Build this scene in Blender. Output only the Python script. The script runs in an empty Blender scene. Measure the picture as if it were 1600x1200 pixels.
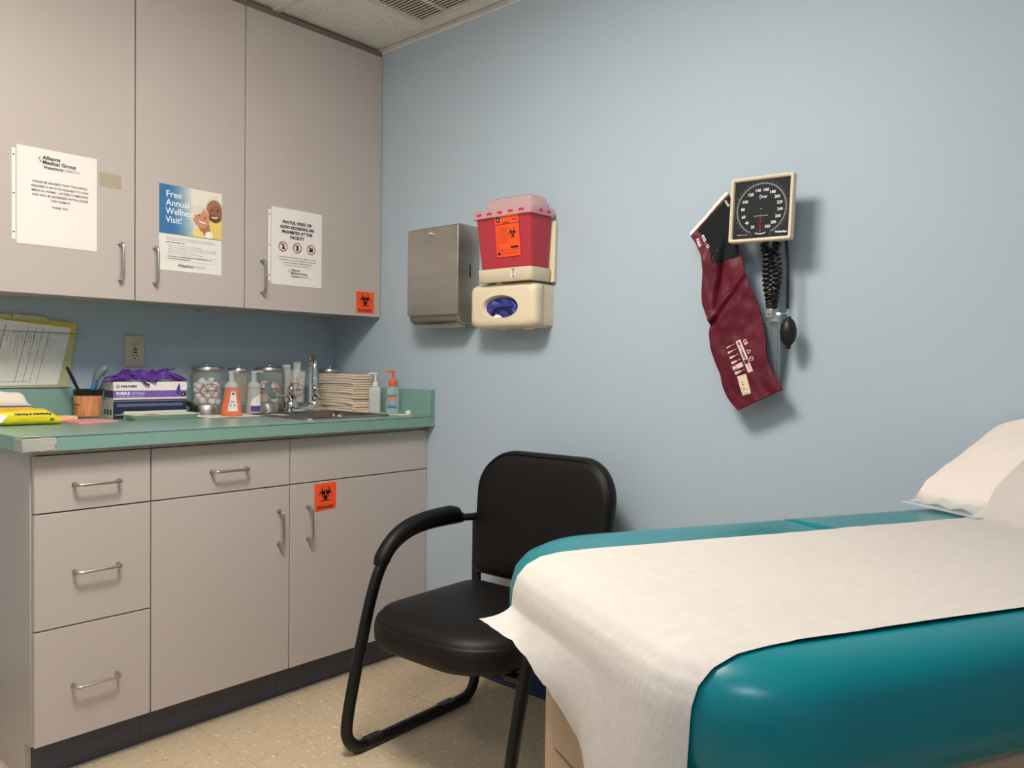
import bpy, math, random
from mathutils import Vector, Matrix, noise
random.seed(7)
PI = math.pi
scene = bpy.context.scene
COL = scene.collection
scene.view_settings.view_transform = 'Standard'
scene.view_settings.look = 'None'
scene.view_settings.gamma = 1.0
scene.view_settings.use_curve_mapping = False
scene.view_settings.exposure = 0.2

# ------------------------------------------------------------------ camera
cd = bpy.data.cameras.new('camera'); cam = bpy.data.objects.new('camera', cd); COL.objects.link(cam)
cd.sensor_fit = 'HORIZONTAL'; cd.sensor_width = 36.0; cd.lens = 1237.62 * 36.0 / 1600.0
cd.clip_start = 0.02; cd.clip_end = 60
R_ = Vector((0.74911014, 0.66231883, 0.01295274)); U_ = Vector((-0.02484683, 0.00855289, 0.99965468)); B_ = Vector((0.66197934, -0.74917329, 0.02286358))
cam.matrix_world = Matrix(((R_.x, U_.x, B_.x, 2.88306), (R_.y, U_.y, B_.y, -2.08137), (R_.z, U_.z, B_.z, 1.12685), (0, 0, 0, 1)))
scene.camera = cam

# ------------------------------------------------------------------ world
wd = bpy.data.worlds.new('world'); scene.world = wd; wd.use_nodes = True
wd.node_tree.nodes['Background'].inputs[0].default_value = (0.8, 0.85, 0.95, 1)
wd.node_tree.nodes['Background'].inputs[1].default_value = 0.15
FILL_COOL = 15.0  # cool fill added behind the viewer
LIGHT_MAIN = 42.0      # troffer over the middle of the room
FILL_WARM = 6.0      # weak warm fill added behind the viewer
CH = 2.398             # ceiling height

# ------------------------------------------------------------------ materials
def srgb(r, g, b):
    f = lambda c: (c / 255.0) / 12.92 if c <= 10 else ((c / 255.0 + 0.055) / 1.055) ** 2.4
    return (f(r), f(g), f(b), 1.0)
MATS = {}
def mat(name, col=None, rough=0.5, metal=0.0, spec=0.5, trans=0.0, ior=1.45, emit=None, estr=0.0, bump=None, var=None, coat=0.0, alpha=1.0, sheen=0.0, attr=None, aniso=None, sss=0.0):
    m = bpy.data.materials.new(name); m.use_nodes = True; nt = m.node_tree; b = nt.nodes['Principled BSDF']
    if col: b.inputs['Base Color'].default_value = col
    b.inputs['Roughness'].default_value = rough; b.inputs['Metallic'].default_value = metal
    b.inputs['Specular IOR Level'].default_value = spec; b.inputs['Transmission Weight'].default_value = trans
    b.inputs['IOR'].default_value = ior; b.inputs['Coat Weight'].default_value = coat; b.inputs['Alpha'].default_value = alpha
    b.inputs['Sheen Weight'].default_value = sheen
    if sss: b.inputs['Subsurface Weight'].default_value = sss; b.inputs['Subsurface Radius'].default_value = (.02, .02, .02)
    if emit: b.inputs['Emission Color'].default_value = emit; b.inputs['Emission Strength'].default_value = estr
    tc = nt.nodes.new('ShaderNodeTexCoord')
    if var:   # (scale, amount, stretch)
        mp = nt.nodes.new('ShaderNodeMapping'); mp.inputs['Scale'].default_value = var[2] if len(var) > 2 else (1, 1, 1)
        n = nt.nodes.new('ShaderNodeTexNoise'); n.inputs['Scale'].default_value = var[0]; n.inputs['Detail'].default_value = 6
        nt.links.new(tc.outputs['Object'], mp.inputs[0]); nt.links.new(mp.outputs[0], n.inputs['Vector'])
        mr = nt.nodes.new('ShaderNodeMapRange'); mr.inputs[1].default_value = .3; mr.inputs[2].default_value = .7
        mr.inputs[3].default_value = 1 - var[1]; mr.inputs[4].default_value = 1 + var[1]
        nt.links.new(n.outputs[0], mr.inputs[0])
        mx = nt.nodes.new('ShaderNodeMix'); mx.data_type = 'RGBA'; mx.blend_type = 'MULTIPLY'; mx.inputs[0].default_value = 1
        mx.inputs[6].default_value = col; nt.links.new(mr.outputs[0], mx.inputs[7]); nt.links.new(mx.outputs[2], b.inputs['Base Color'])
    if attr:
        a = nt.nodes.new('ShaderNodeAttribute'); a.attribute_name = attr; nt.links.new(a.outputs['Color'], b.inputs['Base Color'])
    if bump:  # (scale, strength, distance, stretch)
        mp = nt.nodes.new('ShaderNodeMapping'); mp.inputs['Scale'].default_value = bump[3] if len(bump) > 3 else (1, 1, 1)
        n = nt.nodes.new('ShaderNodeTexNoise'); n.inputs['Scale'].default_value = bump[0]; n.inputs['Detail'].default_value = 8
        nt.links.new(tc.outputs['Object'], mp.inputs[0]); nt.links.new(mp.outputs[0], n.inputs['Vector'])
        bp = nt.nodes.new('ShaderNodeBump'); bp.inputs['Strength'].default_value = bump[1]; bp.inputs['Distance'].default_value = bump[2]
        nt.links.new(n.outputs[0], bp.inputs['Height']); nt.links.new(bp.outputs[0], b.inputs['Normal'])
    MATS[name] = m
    return m
mat('wall_paint', srgb(176, 191, 203), .55, spec=.3, bump=(220, .12, .001), var=(1.2, .015))
mat('laminate', srgb(190, 180, 174), .42, spec=.35, bump=(400, .05, .0005))
mat('carcass_dark', srgb(48, 36, 30), .7)
mat('toe_kick', srgb(84, 84, 95), .5, bump=(60, .2, .001))
mat('counter_laminate', srgb(126, 162, 152), .3, spec=.45, bump=(300, .04, .0004), var=(40, .03))
mat('steel', srgb(190, 186, 180), .32, 1.0, var=(18, .06, (1, 1, 12)))
mat('brushed_steel', srgb(186, 182, 174), .42, 1.0, bump=(60, .08, .0005, (.6, 1, 18)), var=(5, .1, (1, 1, 5)))
mat('chrome', srgb(225, 225, 228), .08, 1.0)
mat('sink_steel', srgb(150, 144, 136), .28, 1.0, bump=(30, .06, .0006, (12, 1, 1)))
mat('paper', srgb(246, 240, 236), .6, var=(30, .02))
mat('gloss_paper', srgb(236, 232, 226), .3)
mat('ink', None, .45, attr='Col')
mat('fabric_print', None, .7, attr='Col')
mat('sleeve', srgb(250, 248, 246), .2, alpha=.16)
mat('black_plastic', srgb(22, 21, 22), .35)
mat('black_rubber', srgb(20, 20, 21), .42, bump=(90, .1, .001))
mat('black_vinyl', srgb(17, 14, 13), .48, spec=.34, bump=(420, .35, .0008), var=(8, .1))
mat('black_metal', srgb(16, 14, 14), .28, spec=.5, bump=(500, .08, .0004))
mat('teal_vinyl', srgb(0, 112, 122), .27, spec=.4, bump=(28, .22, .0022), var=(6, .05))
mat('table_paint', srgb(176, 152, 128), .45, bump=(200, .05, .0005))
mat('table_dark', srgb(18, 16, 18), .5)
mat('exam_paper', srgb(194, 187, 180), .75, spec=.2, bump=(75, .5, .0018, (1, 3, 1)), var=(55, .035), sss=.12)
mat('pillow_paper_lit', srgb(224, 212, 203), .7, spec=.2, bump=(20, .6, .004), sss=.1)  # lighter, warmer copy of the exam paper: light on the pillow painted in
mat('clear_film', srgb(226, 232, 232), .12, trans=.0, alpha=.38, bump=(25, .9, .006))
mat('beige_plastic', srgb(228, 212, 184), .35, spec=.4)
mat('almond_plastic', srgb(206, 192, 164), .35)
mat('sharps_red', srgb(190, 58, 72), .3, alpha=.86, spec=.5, bump=(40, .1, .001))
mat('sharps_lid', srgb(244, 200, 204), .25, trans=.35, alpha=.75)
mat('sharps_contents', srgb(240, 150, 165), .5)
mat('lock_red', srgb(200, 40, 66), .35)
mat('orange_label', srgb(255, 88, 38), .5)
mat('black_ink', srgb(24, 20, 20), .5)
mat('white_ink', srgb(235, 235, 235), .5)
mat('blue_nitrile', srgb(58, 64, 142), .5, bump=(50, .4, .003))
mat('purple_nitrile', srgb(96, 52, 150), .5, spec=.4, bump=(60, .35, .002))
mat('burgundy', srgb(92, 20, 37), .5, spec=.35, bump=(22, .5, .004), var=(14, .12))
mat('velcro', srgb(12, 17, 22), .9, bump=(500, .8, .001))
mat('white_lining', srgb(238, 234, 226), .6)
mat('dial_black', srgb(32, 34, 38), .6, spec=.2)
mat('clear_glass', srgb(214, 226, 224), .03, spec=.9, alpha=.16)
mat('clear_plastic', srgb(222, 228, 226), .15, alpha=.5)
mat('soap_orange', srgb(255, 138, 96), .12, alpha=.72)
mat('soap_clear', srgb(226, 216, 214), .2, alpha=.55)
mat('gel_clear', srgb(196, 222, 226), .08, alpha=.42)
mat('lotion_white', srgb(214, 222, 216), .3, trans=.2)
mat('orange_plastic', srgb(244, 104, 66), .35)
mat('cream_plastic', srgb(240, 232, 218), .35)
mat('cotton', srgb(240, 236, 228), .95, sheen=.3, bump=(120, .7, .003))
mat('gauze', srgb(236, 224, 206), .95, bump=(260, .7, .0015))
mat('wood_stick', srgb(206, 166, 116), .6, var=(90, .08))
mat('towel_paper', srgb(232, 216, 194), .8, bump=(160, .3, .0008))
mat('napkin', srgb(238, 228, 214), .8)
mat('tape', srgb(220, 212, 202), .22, alpha=.4, bump=(40, .6, .002))
mat('old_tape', srgb(204, 194, 166), .5, alpha=.4)
mat('wood_grain', srgb(206, 142, 92), .35, var=(26, .35, (9, 9, .6)), coat=.4)
mat('yellow_pack', srgb(240, 222, 40), .25, spec=.5, bump=(26, .7, .004))
mat('tray_plastic', srgb(206, 214, 190), .4)
mat('pink_paper', srgb(240, 160, 160), .6)
mat('sticky_yellow', srgb(240, 206, 152), .6)
mat('folder', srgb(212, 196, 72), .5, var=(12, .05))
mat('folder_light', srgb(206, 202, 150), .5)
mat('acrylic', srgb(200, 214, 214), .08, alpha=.22)
mat('smoke_plastic', srgb(150, 160, 166), .12, alpha=.42)
mat('brush_blue', srgb(78, 120, 176), .3)
mat('brush_grey', srgb(120, 144, 150), .25, trans=.2)
mat('teal_box', srgb(86, 170, 166), .4)
mat('white_plastic', srgb(232, 230, 224), .4)
mat('diffuser', srgb(240, 240, 235), .4, emit=(1.0, 0.93, 0.84, 1), estr=LIGHT_MAIN)
mat('fill_panel_warm', srgb(240, 236, 225), .4, emit=(1.0, 0.76, 0.55, 1), estr=FILL_WARM)
mat('fill_panel_cool', srgb(236, 240, 245), .4, emit=(.72, .86, 1.0, 1), estr=FILL_COOL)
mat('grid_metal', srgb(222, 218, 210), .5)
mat('vent_metal', srgb(220, 212, 200), .5)

def tile_floor():
    m = mat('floor_tile', srgb(206, 188, 158), .38, spec=.4); nt = m.node_tree; b = nt.nodes['Principled BSDF']; L = nt.links.new
    tc = nt.nodes.new('ShaderNodeTexCoord')
    def vor(scale, thr0, thr1, stretch=(1, 1, 1), rot=0):
        mp = nt.nodes.new('ShaderNodeMapping'); mp.inputs['Scale'].default_value = stretch; mp.inputs['Rotation'].default_value = (0, 0, rot)
        wn = nt.nodes.new('ShaderNodeTexNoise'); wn.inputs['Scale'].default_value = scale * .9
        v = nt.nodes.new('ShaderNodeTexVoronoi'); v.inputs['Scale'].default_value = scale
        ad = nt.nodes.new('ShaderNodeVectorMath'); ad.operation = 'MULTIPLY_ADD'; ad.inputs[1].default_value = (.035,) * 3
        L(tc.outputs['Object'], mp.inputs[0]); L(tc.outputs['Object'], wn.inputs['Vector']); L(wn.outputs['Color'], ad.inputs[0]); L(mp.outputs[0], ad.inputs[2]); L(ad.outputs[0], v.inputs['Vector'])
        r = nt.nodes.new('ShaderNodeMapRange'); r.inputs[1].default_value = thr1; r.inputs[2].default_value = thr0; L(v.outputs['Distance'], r.inputs[0])
        # keep only some of the cells
        sp = nt.nodes.new('ShaderNodeSeparateColor'); L(v.outputs['Color'], sp.inputs[0])
        gt = nt.nodes.new('ShaderNodeMath'); gt.operation = 'GREATER_THAN'; gt.inputs[1].default_value = .55; L(sp.outputs[0], gt.inputs[0])
        mu = nt.nodes.new('ShaderNodeMath'); mu.operation = 'MULTIPLY'; L(r.outputs[0], mu.inputs[0]); L(gt.outputs[0], mu.inputs[1])
        return mu.outputs[0]
    cur = None
    base = nt.nodes.new('ShaderNodeRGB'); base.outputs[0].default_value = srgb(206, 186, 156); cur = base.outputs[0]
    for sc, t0, t1, st, ro, c in [(34, .18, .3, (1, 2.2, 1), .5, srgb(226, 210, 184)), (42, .16, .26, (2.2, 1, 1), 1.1, srgb(176, 150, 118)), (26, .12, .2, (1, 2.6, 1), 2.0, srgb(236, 226, 206)), (22, .07, .12, (2, 1, 1), .2, srgb(104, 84, 66))]:
        f = vor(sc, t0, t1, st, ro); mx = nt.nodes.new('ShaderNodeMix'); mx.data_type = 'RGBA'; L(f, mx.inputs[0]); L(cur, mx.inputs[6]); mx.inputs[7].default_value = c; cur = mx.outputs[2]
    # tile joints, 12 inch tiles
    sx = nt.nodes.new('ShaderNodeSeparateXYZ'); L(tc.outputs['Object'], sx.inputs[0]); lines = []
    for ax, off in ((0, .03), (1, .905)):
        a = nt.nodes.new('ShaderNodeMath'); a.operation = 'ADD'; a.inputs[1].default_value = off + 10 * .3048; L(sx.outputs[ax], a.inputs[0])
        d = nt.nodes.new('ShaderNodeMath'); d.operation = 'MODULO'; d.inputs[1].default_value = .3048; L(a.outputs[0], d.inputs[0])
        l = nt.nodes.new('ShaderNodeMath'); l.operation = 'LESS_THAN'; l.inputs[1].default_value = .0016; L(d.outputs[0], l.inputs[0]); lines.append(l.outputs[0])
    mxm = nt.nodes.new('ShaderNodeMath'); mxm.operation = 'MAXIMUM'; L(lines[0], mxm.inputs[0]); L(lines[1], mxm.inputs[1])
    fm = nt.nodes.new('ShaderNodeMath'); fm.operation = 'MULTIPLY'; fm.inputs[1].default_value = .55; L(mxm.outputs[0], fm.inputs[0])
    mx = nt.nodes.new('ShaderNodeMix'); mx.data_type = 'RGBA'; L(fm.outputs[0], mx.inputs[0]); L(cur, mx.inputs[6]); mx.inputs[7].default_value = srgb(110, 94, 74)
    L(mx.outputs[2], b.inputs['Base Color'])
tile_floor()
def tile_ceiling():
    m = mat('ceiling_tile', srgb(226, 220, 210), .85, spec=.2); nt = m.node_tree; b = nt.nodes['Principled BSDF']; L = nt.links.new
    tc = nt.nodes.new('ShaderNodeTexCoord'); mp = nt.nodes.new('ShaderNodeMapping'); mp.inputs['Scale'].default_value = (1, 2.2, 1)
    wn = nt.nodes.new('ShaderNodeTexNoise'); wn.inputs['Scale'].default_value = 60
    ad = nt.nodes.new('ShaderNodeVectorMath'); ad.operation = 'MULTIPLY_ADD'; ad.inputs[1].default_value = (.02,) * 3
    v = nt.nodes.new('ShaderNodeTexVoronoi'); v.inputs['Scale'].default_value = 62
    L(tc.outputs['Object'], mp.inputs[0]); L(tc.outputs['Object'], wn.inputs['Vector']); L(wn.outputs['Color'], ad.inputs[0]); L(mp.outputs[0], ad.inputs[2]); L(ad.outputs[0], v.inputs['Vector'])
    r = nt.nodes.new('ShaderNodeMapRange'); r.inputs[1].default_value = .12; r.inputs[2].default_value = .26; L(v.outputs['Distance'], r.inputs[0])
    sp = nt.nodes.new('ShaderNodeSeparateColor'); L(v.outputs['Color'], sp.inputs[0])
    gt = nt.nodes.new('ShaderNodeMath'); gt.operation = 'LESS_THAN'; gt.inputs[1].default_value = .55; L(sp.outputs[0], gt.inputs[0])
    mxx = nt.nodes.new('ShaderNodeMath'); mxx.operation = 'MAXIMUM'; L(r.outputs[0], mxx.inputs[0]); L(gt.outputs[0], mxx.inputs[1])
    mx = nt.nodes.new('ShaderNodeMix'); mx.data_type = 'RGBA'; L(mxx.outputs[0], mx.inputs[0]); mx.inputs[6].default_value = srgb(140, 122, 100); mx.inputs[7].default_value = srgb(240, 235, 226)
    L(mx.outputs[2], b.inputs['Base Color'])
    bp = nt.nodes.new('ShaderNodeBump'); bp.inputs['Strength'].default_value = .6; bp.inputs['Distance'].default_value = .003; L(mxx.outputs[0], bp.inputs['Height']); L(bp.outputs[0], b.inputs['Normal'])
tile_ceiling()

# ------------------------------------------------------------------ mesh builder
class MB:
    def __init__(self, m='paper'):
        self.v = []; self.f = []; self.mi = []; self.col = []; self.mats = []; self.cur = m; self.c = (1, 1, 1, 1); self.M = None
    def use(self, m, c=None):
        self.cur = m
        if c is not None: self.c = c
        return self
    def xf(self, M): self.M = M; return self
    def _m(self):
        if self.cur not in self.mats: self.mats.append(self.cur)
        return self.mats.index(self.cur)
    def add(self, vs, fs):
        o = len(self.v); k = self._m()
        if self.M is not None: vs = [self.M @ Vector(p) for p in vs]
        self.v += [tuple(p) for p in vs]
        for f in fs: self.f.append([i + o for i in f]); self.mi.append(k); self.col.append(self.c)
        return self
    def box(self, a, b):
        x0, y0, z0 = a; x1, y1, z1 = b
        return self.add([(x0, y0, z0), (x1, y0, z0), (x1, y1, z0), (x0, y1, z0), (x0, y0, z1), (x1, y0, z1), (x1, y1, z1), (x0, y1, z1)],
                        [(0, 3, 2, 1), (4, 5, 6, 7), (0, 1, 5, 4), (1, 2, 6, 5), (2, 3, 7, 6), (3, 0, 4, 7)])
    def loft(self, rings, cap0=True, cap1=True, closed=True):
        n = len(rings[0]); vs = [p for r in rings for p in r]; fs = []
        for i in range(len(rings) - 1):
            for j in range(n if closed else n - 1):
                k = (j + 1) % n; fs.append((i * n + j, i * n + k, (i + 1) * n + k, (i + 1) * n + j))
        if cap0: fs.append(tuple(range(n - 1, -1, -1)))
        if cap1: fs.append(tuple((len(rings) - 1) * n + j for j in range(n)))
        return self.add(vs, fs)
    def grid(self, fn, nu, nv):
        vs = [fn(i / nu, j / nv) for j in range(nv + 1) for i in range(nu + 1)]
        fs = [(j * (nu + 1) + i, j * (nu + 1) + i + 1, (j + 1) * (nu + 1) + i + 1, (j + 1) * (nu + 1) + i) for j in range(nv) for i in range(nu)]
        return self.add(vs, fs)
    def lathe(self, prof, c=(0, 0, 0), n=28, sx=1.0, sy=1.0, cap0=True, cap1=True, axis='z'):
        rings = []
        for r, z in prof:
            ring = []
            for j in range(n):
                a = 2 * PI * j / n; p = (r * math.cos(a) * sx, r * math.sin(a) * sy, z)
                if axis == 'x': p = (p[2], p[0], p[1])
                if axis == 'y': p = (p[1], p[2], p[0])
                ring.append((p[0] + c[0], p[1] + c[1], p[2] + c[2]))
            rings.append(ring)
        return self.loft(rings, cap0, cap1)
    def tube(self, pts, r, n=10, closed=False, sc=None, flat=1.0, up=None):
        pts = [Vector(p) for p in pts]; m = len(pts); rings = []; prev = None
        for i in range(m):
            a = pts[i - 1] if (i > 0 or closed) else pts[i]; b = pts[(i + 1) % m] if (i < m - 1 or closed) else pts[i]
            t = (b - a).normalized()
            if prev is None:
                u = Vector(up) if up else (Vector((0, 0, 1)) if abs(t.z) < .9 else Vector((1, 0, 0)))
            else: u = prev
            u = (u - t * u.dot(t)).normalized(); prev = u; w = t.cross(u)
            rr = r if not callable(r) else r(i / (m - 1))
            rings.append([tuple(pts[i] + (u * math.cos(2 * PI * k / n) * flat + w * math.sin(2 * PI * k / n)) * rr) for k in range(n)])
        if closed: rings.append(rings[0]); return self.loft(rings, False, False)
        return self.loft(rings)
    def poly(self, pts, y=0.0):   # flat polygon in local XZ facing -y
        return self.add([(p[0], y, p[1]) for p in pts], [tuple(range(len(pts)))])
    def rect(self, x0, z0, x1, z1, y=0.0): return self.poly([(x0, z0), (x1, z0), (x1, z1), (x0, z1)], y)
    def ring2(self, cx, cz, r0, r1, y, a0=0, a1=2 * PI, n=32, sx=1.0):
        vs = []; fs = []
        for i in range(n + 1):
            a = a0 + (a1 - a0) * i / n
            vs += [(cx + r0 * math.cos(a) * sx, y, cz + r0 * math.sin(a)), (cx + r1 * math.cos(a) * sx, y, cz + r1 * math.sin(a))]
        for i in range(n): fs.append((2 * i, 2 * i + 1, 2 * i + 3, 2 * i + 2))
        return self.add(vs, fs)
    def disc(self, cx, cz, r, y, n=24, sx=1.0): return self.poly([(cx + r * math.cos(2 * PI * i / n) * sx, cz + r * math.sin(2 * PI * i / n)) for i in range(n)], y)
    def line(self, x0, z0, x1, z1, w, y):
        d = Vector((x1 - x0, z1 - z0)); d.normalize(); nx, nz = -d.y * w / 2, d.x * w / 2
        return self.poly([(x0 - nx, z0 - nz), (x1 - nx, z1 - nz), (x1 + nx, z1 + nz), (x0 + nx, z0 + nz)], y)
    def text(self, s, size, x, z, y=0.0, align='CENTER', off=0.0, rot=0.0, shear=0.0, sx=1.0, fit=None):
        vs, fs, wd_ = text_mesh(s, align, off / size if size else 0, shear)
        k = size * sx
        if fit: k = fit / max(wd_, 1e-6)
        c_, s_ = math.cos(rot), math.sin(rot)
        out = []
        for px, pz in vs:
            a, b = px * k, pz * size
            out.append((x + a * c_ - b * s_, y, z + a * s_ + b * c_))
        return self.add(out, fs)
    def build(self, name, parent=None, local=False, smooth=35, bevel=0.0, seg=2, subsurf=0, solid=0.0, kind=None):
        me = bpy.data.meshes.new(name); me.from_pydata(self.v, [], self.f); me.update()
        for k in self.mats: me.materials.append(MATS[k])
        me.polygons.foreach_set('material_index', self.mi)
        if any(k in ('ink', 'fabric_print') for k in self.mats):
            ca = me.color_attributes.new('Col', 'FLOAT_COLOR', 'CORNER'); data = []
            for p in me.polygons: data += list(self.col[p.index]) * p.loop_total
            ca.data.foreach_set('color', data)
        if smooth: me.shade_smooth(); me.set_sharp_from_angle(angle=math.radians(smooth))
        o = bpy.data.objects.new(name, me); COL.objects.link(o)
        if parent is not None:
            o.parent = parent
            if not local:
                r = parent
                while r.parent is not None: r = r.parent
                me.transform((Matrix.Translation(r.location) @ r.rotation_euler.to_matrix().to_4x4()).inverted())
        if solid: s = o.modifiers.new('solid', 'SOLIDIFY'); s.thickness = solid; s.offset = 0
        if bevel:
            b = o.modifiers.new('bevel', 'BEVEL'); b.width = bevel; b.segments = seg; b.limit_method = 'ANGLE'; b.angle_limit = math.radians(40)
        if subsurf: s = o.modifiers.new('sub', 'SUBSURF'); s.levels = subsurf; s.render_levels = subsurf
        if kind: o['kind'] = kind
        return o
_tc = {}
def text_mesh(s, align, off, shear):
    key = (s, align, round(off, 4), shear)
    if key in _tc: return _tc[key]
    cu = bpy.data.curves.new('t', 'FONT'); cu.body = s; cu.size = 1.0; cu.align_x = align; cu.resolution_u = 2; cu.offset = off; cu.shear = shear
    ob = bpy.data.objects.new('t', cu); COL.objects.link(ob)
    dg = bpy.context.evaluated_depsgraph_get(); me = bpy.data.meshes.new_from_object(ob.evaluated_get(dg))
    vs = [(v.co.x, v.co.y) for v in me.vertices]; fs = [tuple(p.vertices) for p in me.polygons]
    w = (max(p[0] for p in vs) - min(p[0] for p in vs)) if vs else 1
    bpy.data.objects.remove(ob); bpy.data.curves.remove(cu); bpy.data.meshes.remove(me)
    _tc[key] = (vs, fs, w); return _tc[key]

def tag(o, label, cat, group=None):
    o['label'] = label; o['category'] = cat
    if group: o['group'] = group
    return o
def thing(name, label, cat, loc=(0, 0, 0), rz=0.0, group=None):
    o = bpy.data.objects.new(name, None); o.empty_display_size = .05; COL.objects.link(o); o.location = loc; o.rotation_euler = (0, 0, rz)
    return tag(o, label, cat, group)
def struct(name, mb, **k): o = mb.build(name, None, **k); o['kind'] = 'structure'; return o
def dup(root, loc=None, rot=None, label=None):
    r = root.copy(); COL.objects.link(r)
    if loc is not None: r.location = loc
    if rot is not None: r.rotation_euler = rot
    if label: r['label'] = label
    for ch in list(root.children):
        c = ch.copy(); COL.objects.link(c); c.parent = r
        for g in list(ch.children): d = g.copy(); COL.objects.link(d); d.parent = c
    return r
def sup(w, h, p, n=48, cx=0, cy=0):   # superellipse outline by angle: w,h half sizes
    out = []
    for i in range(n):
        a = 2 * PI * i / n + PI / n; c, s = math.cos(a), math.sin(a)
        # spread the samples toward the corners
        r = (abs(c) ** p + abs(s) ** p) ** (-1.0 / p)
        out.append((cx + w * c * r, cy + h * s * r))
    return out
def rrect(x0, y0, x1, y1, radii, inset=0.0, n=8):  # CCW from lower-left; radii ll, lr, ur, ul
    x0 += inset; y0 += inset; x1 -= inset; y1 -= inset; out = []
    for (cx, cy, a0), r in zip(((x0, y0, PI), (x1, y0, 1.5 * PI), (x1, y1, 0), (x0, y1, .5 * PI)), radii):
        r = max(r - inset, .003); sx = 1 if cx == x0 else -1; sy = 1 if cy == y0 else -1
        ox, oy = cx + sx * r, cy + sy * r
        for k in range(n + 1): a = a0 + .5 * PI * k / n; out.append((ox + r * math.cos(a), oy + r * math.sin(a)))
    return out
def lin0(P, t):
    if t <= P[0][0]: return P[0][1]
    for (a, b), (c, d) in zip(P, P[1:]):
        if t <= c: return b + (d - b) * (t - a) / (c - a)
    return P[-1][1]
def smooth_path(pts, n=8, closed=False):   # Catmull-Rom
    P = [Vector(p) for p in pts]; out = []; m = len(P)
    rng = range(m) if closed else range(m - 1)
    for i in rng:
        p0 = P[(i - 1) % m] if (closed or i > 0) else P[0] * 2 - P[1]; p1 = P[i]; p2 = P[(i + 1) % m]; p3 = P[(i + 2) % m] if (closed or i + 2 < m) else P[-1] * 2 - P[-2]
        for k in range(n):
            t = k / n; out.append(.5 * ((2 * p1) + (p2 - p0) * t + (2 * p0 - 5 * p1 + 4 * p2 - p3) * t * t + (3 * p1 - p0 - 3 * p2 + p3) * t ** 3))
    if not closed: out.append(P[-1])
    return out
def nz(x, y, z=0, s=1.0): return noise.noise(Vector((x * s, y * s, z * s)))

# ------------------------------------------------------------------ the room
RX, RY = 4.1, -3.6
struct('floor', MB('floor_tile').box((0, RY, -.05), (RX, 0, 0)), smooth=0)
struct('wall_left', MB('wall_paint').box((-.1, RY, 0), (0, .1, CH)), smooth=0)
struct('wall_back', MB('wall_paint').box((0, 0, 0), (RX, .1, CH)), smooth=0)
struct('wall_right', MB('wall_paint').box((RX, RY, 0), (RX + .1, .1, CH)), smooth=0)
struct('wall_front', MB('wall_paint').box((-.1, RY - .1, 0), (RX + .1, RY, CH)), smooth=0)
cm = MB('ceiling_tile'); cm.box((0, RY, CH + .008), (RX, 0, CH + .03))
struct('ceiling', cm, smooth=0)
gm = MB('grid_metal')
ys = [-.485 - .6096 * i for i in range(6)]
for y in ys: gm.box((0, y - .012, CH), (RX, y + .012, CH + .008))
for x in (.18, .18 + .6096 * 2, .18 + .6096 * 4, .18 + .6096 * 6): gm.box((x - .012, RY, CH - .0005), (x + .012, 0, CH + .0075))
struct('trim_1', gm, smooth=0)
tm = MB('grid_metal'); tm.box((.0, -.014, CH - .001), (RX, 0, CH + .006)); tm.box((0, -.002, CH - .010), (RX, 0, CH - .001))
struct('trim_2', tm, smooth=0)
mat('cove_base', srgb(44, 62, 96), .45)
bmn = MB('cove_base'); bmn.box((.612, -.008, 0), (RX, 0, .1)); bmn.box((.612, -.016, 0), (RX, -.008, .012)); struct('baseboard_back', bmn, bevel=.003)
bmn = MB('cove_base'); bmn.box((0, RY, 0), (.008, -1.376, .1)); struct('baseboard_left', bmn, bevel=.003)
bmn = MB('cove_base'); bmn.box((RX - .008, RY, 0), (RX, -.016, .1)); struct('baseboard_right', bmn, bevel=.003)
# door on the wall behind the viewer
dm = MB('laminate'); dm.box((2.9, RY, 0.01), (3.75, RY + .03, 2.05)); d_ = struct('door_1', dm, bevel=.003)
dk = MB('steel'); dk.lathe([(.012, 0), (.012, .05), (.028, .06), (.03, .085), (.018, .1)], axis='y', c=(2.98, RY + .03, .98)); dk.build('door_knob', d_)

# ceiling troffers: one main light, two panels added as fill
def troffer(x0, y0, x1, y1, dmat, label):
    t = thing('ceiling_light', label, 'ceiling light', ((x0 + x1) / 2, (y0 + y1) / 2, CH))
    f = MB('white_plastic'); w = .03
    f.box((x0, y0, CH - .008), (x1, y0 + w, CH + .006)); f.box((x0, y1 - w, CH - .008), (x1, y1, CH + .006)); f.box((x0, y0 + w, CH - .008), (x0 + w, y1 - w, CH + .006)); f.box((x1 - w, y0 + w, CH - .008), (x1, y1 - w, CH + .006))
    f.build('frame', t, bevel=.002)
    d_ = MB(dmat); d_.loft([[(x, y, z) for x, y in rrect(x0 + w, y0 + w, x1 - w, y1 - w, (.02,) * 4, i, 4)] for i, z in ((0, CH + .004), (0, CH - .020), (.012, CH - .042), (.04, CH - .050))]); d_.build('diffuser', t, smooth=40)
troffer(1.41, -1.69, 2.0, -1.11, 'diffuser', 'square recessed ceiling light over the middle of the room')
troffer(.80, -2.91, 1.39, -2.33, 'fill_panel_warm', 'added square warm fill panel behind the viewer')  # unseen warm fill, added for tone and shaped like a ceiling fitting

troffer(2.63, -2.91, 3.22, -2.33, 'fill_panel_cool', 'added square cool fill panel behind the viewer by the right wall')  # unseen fill added to lift and cool the shade, shaped like a fitting

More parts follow.
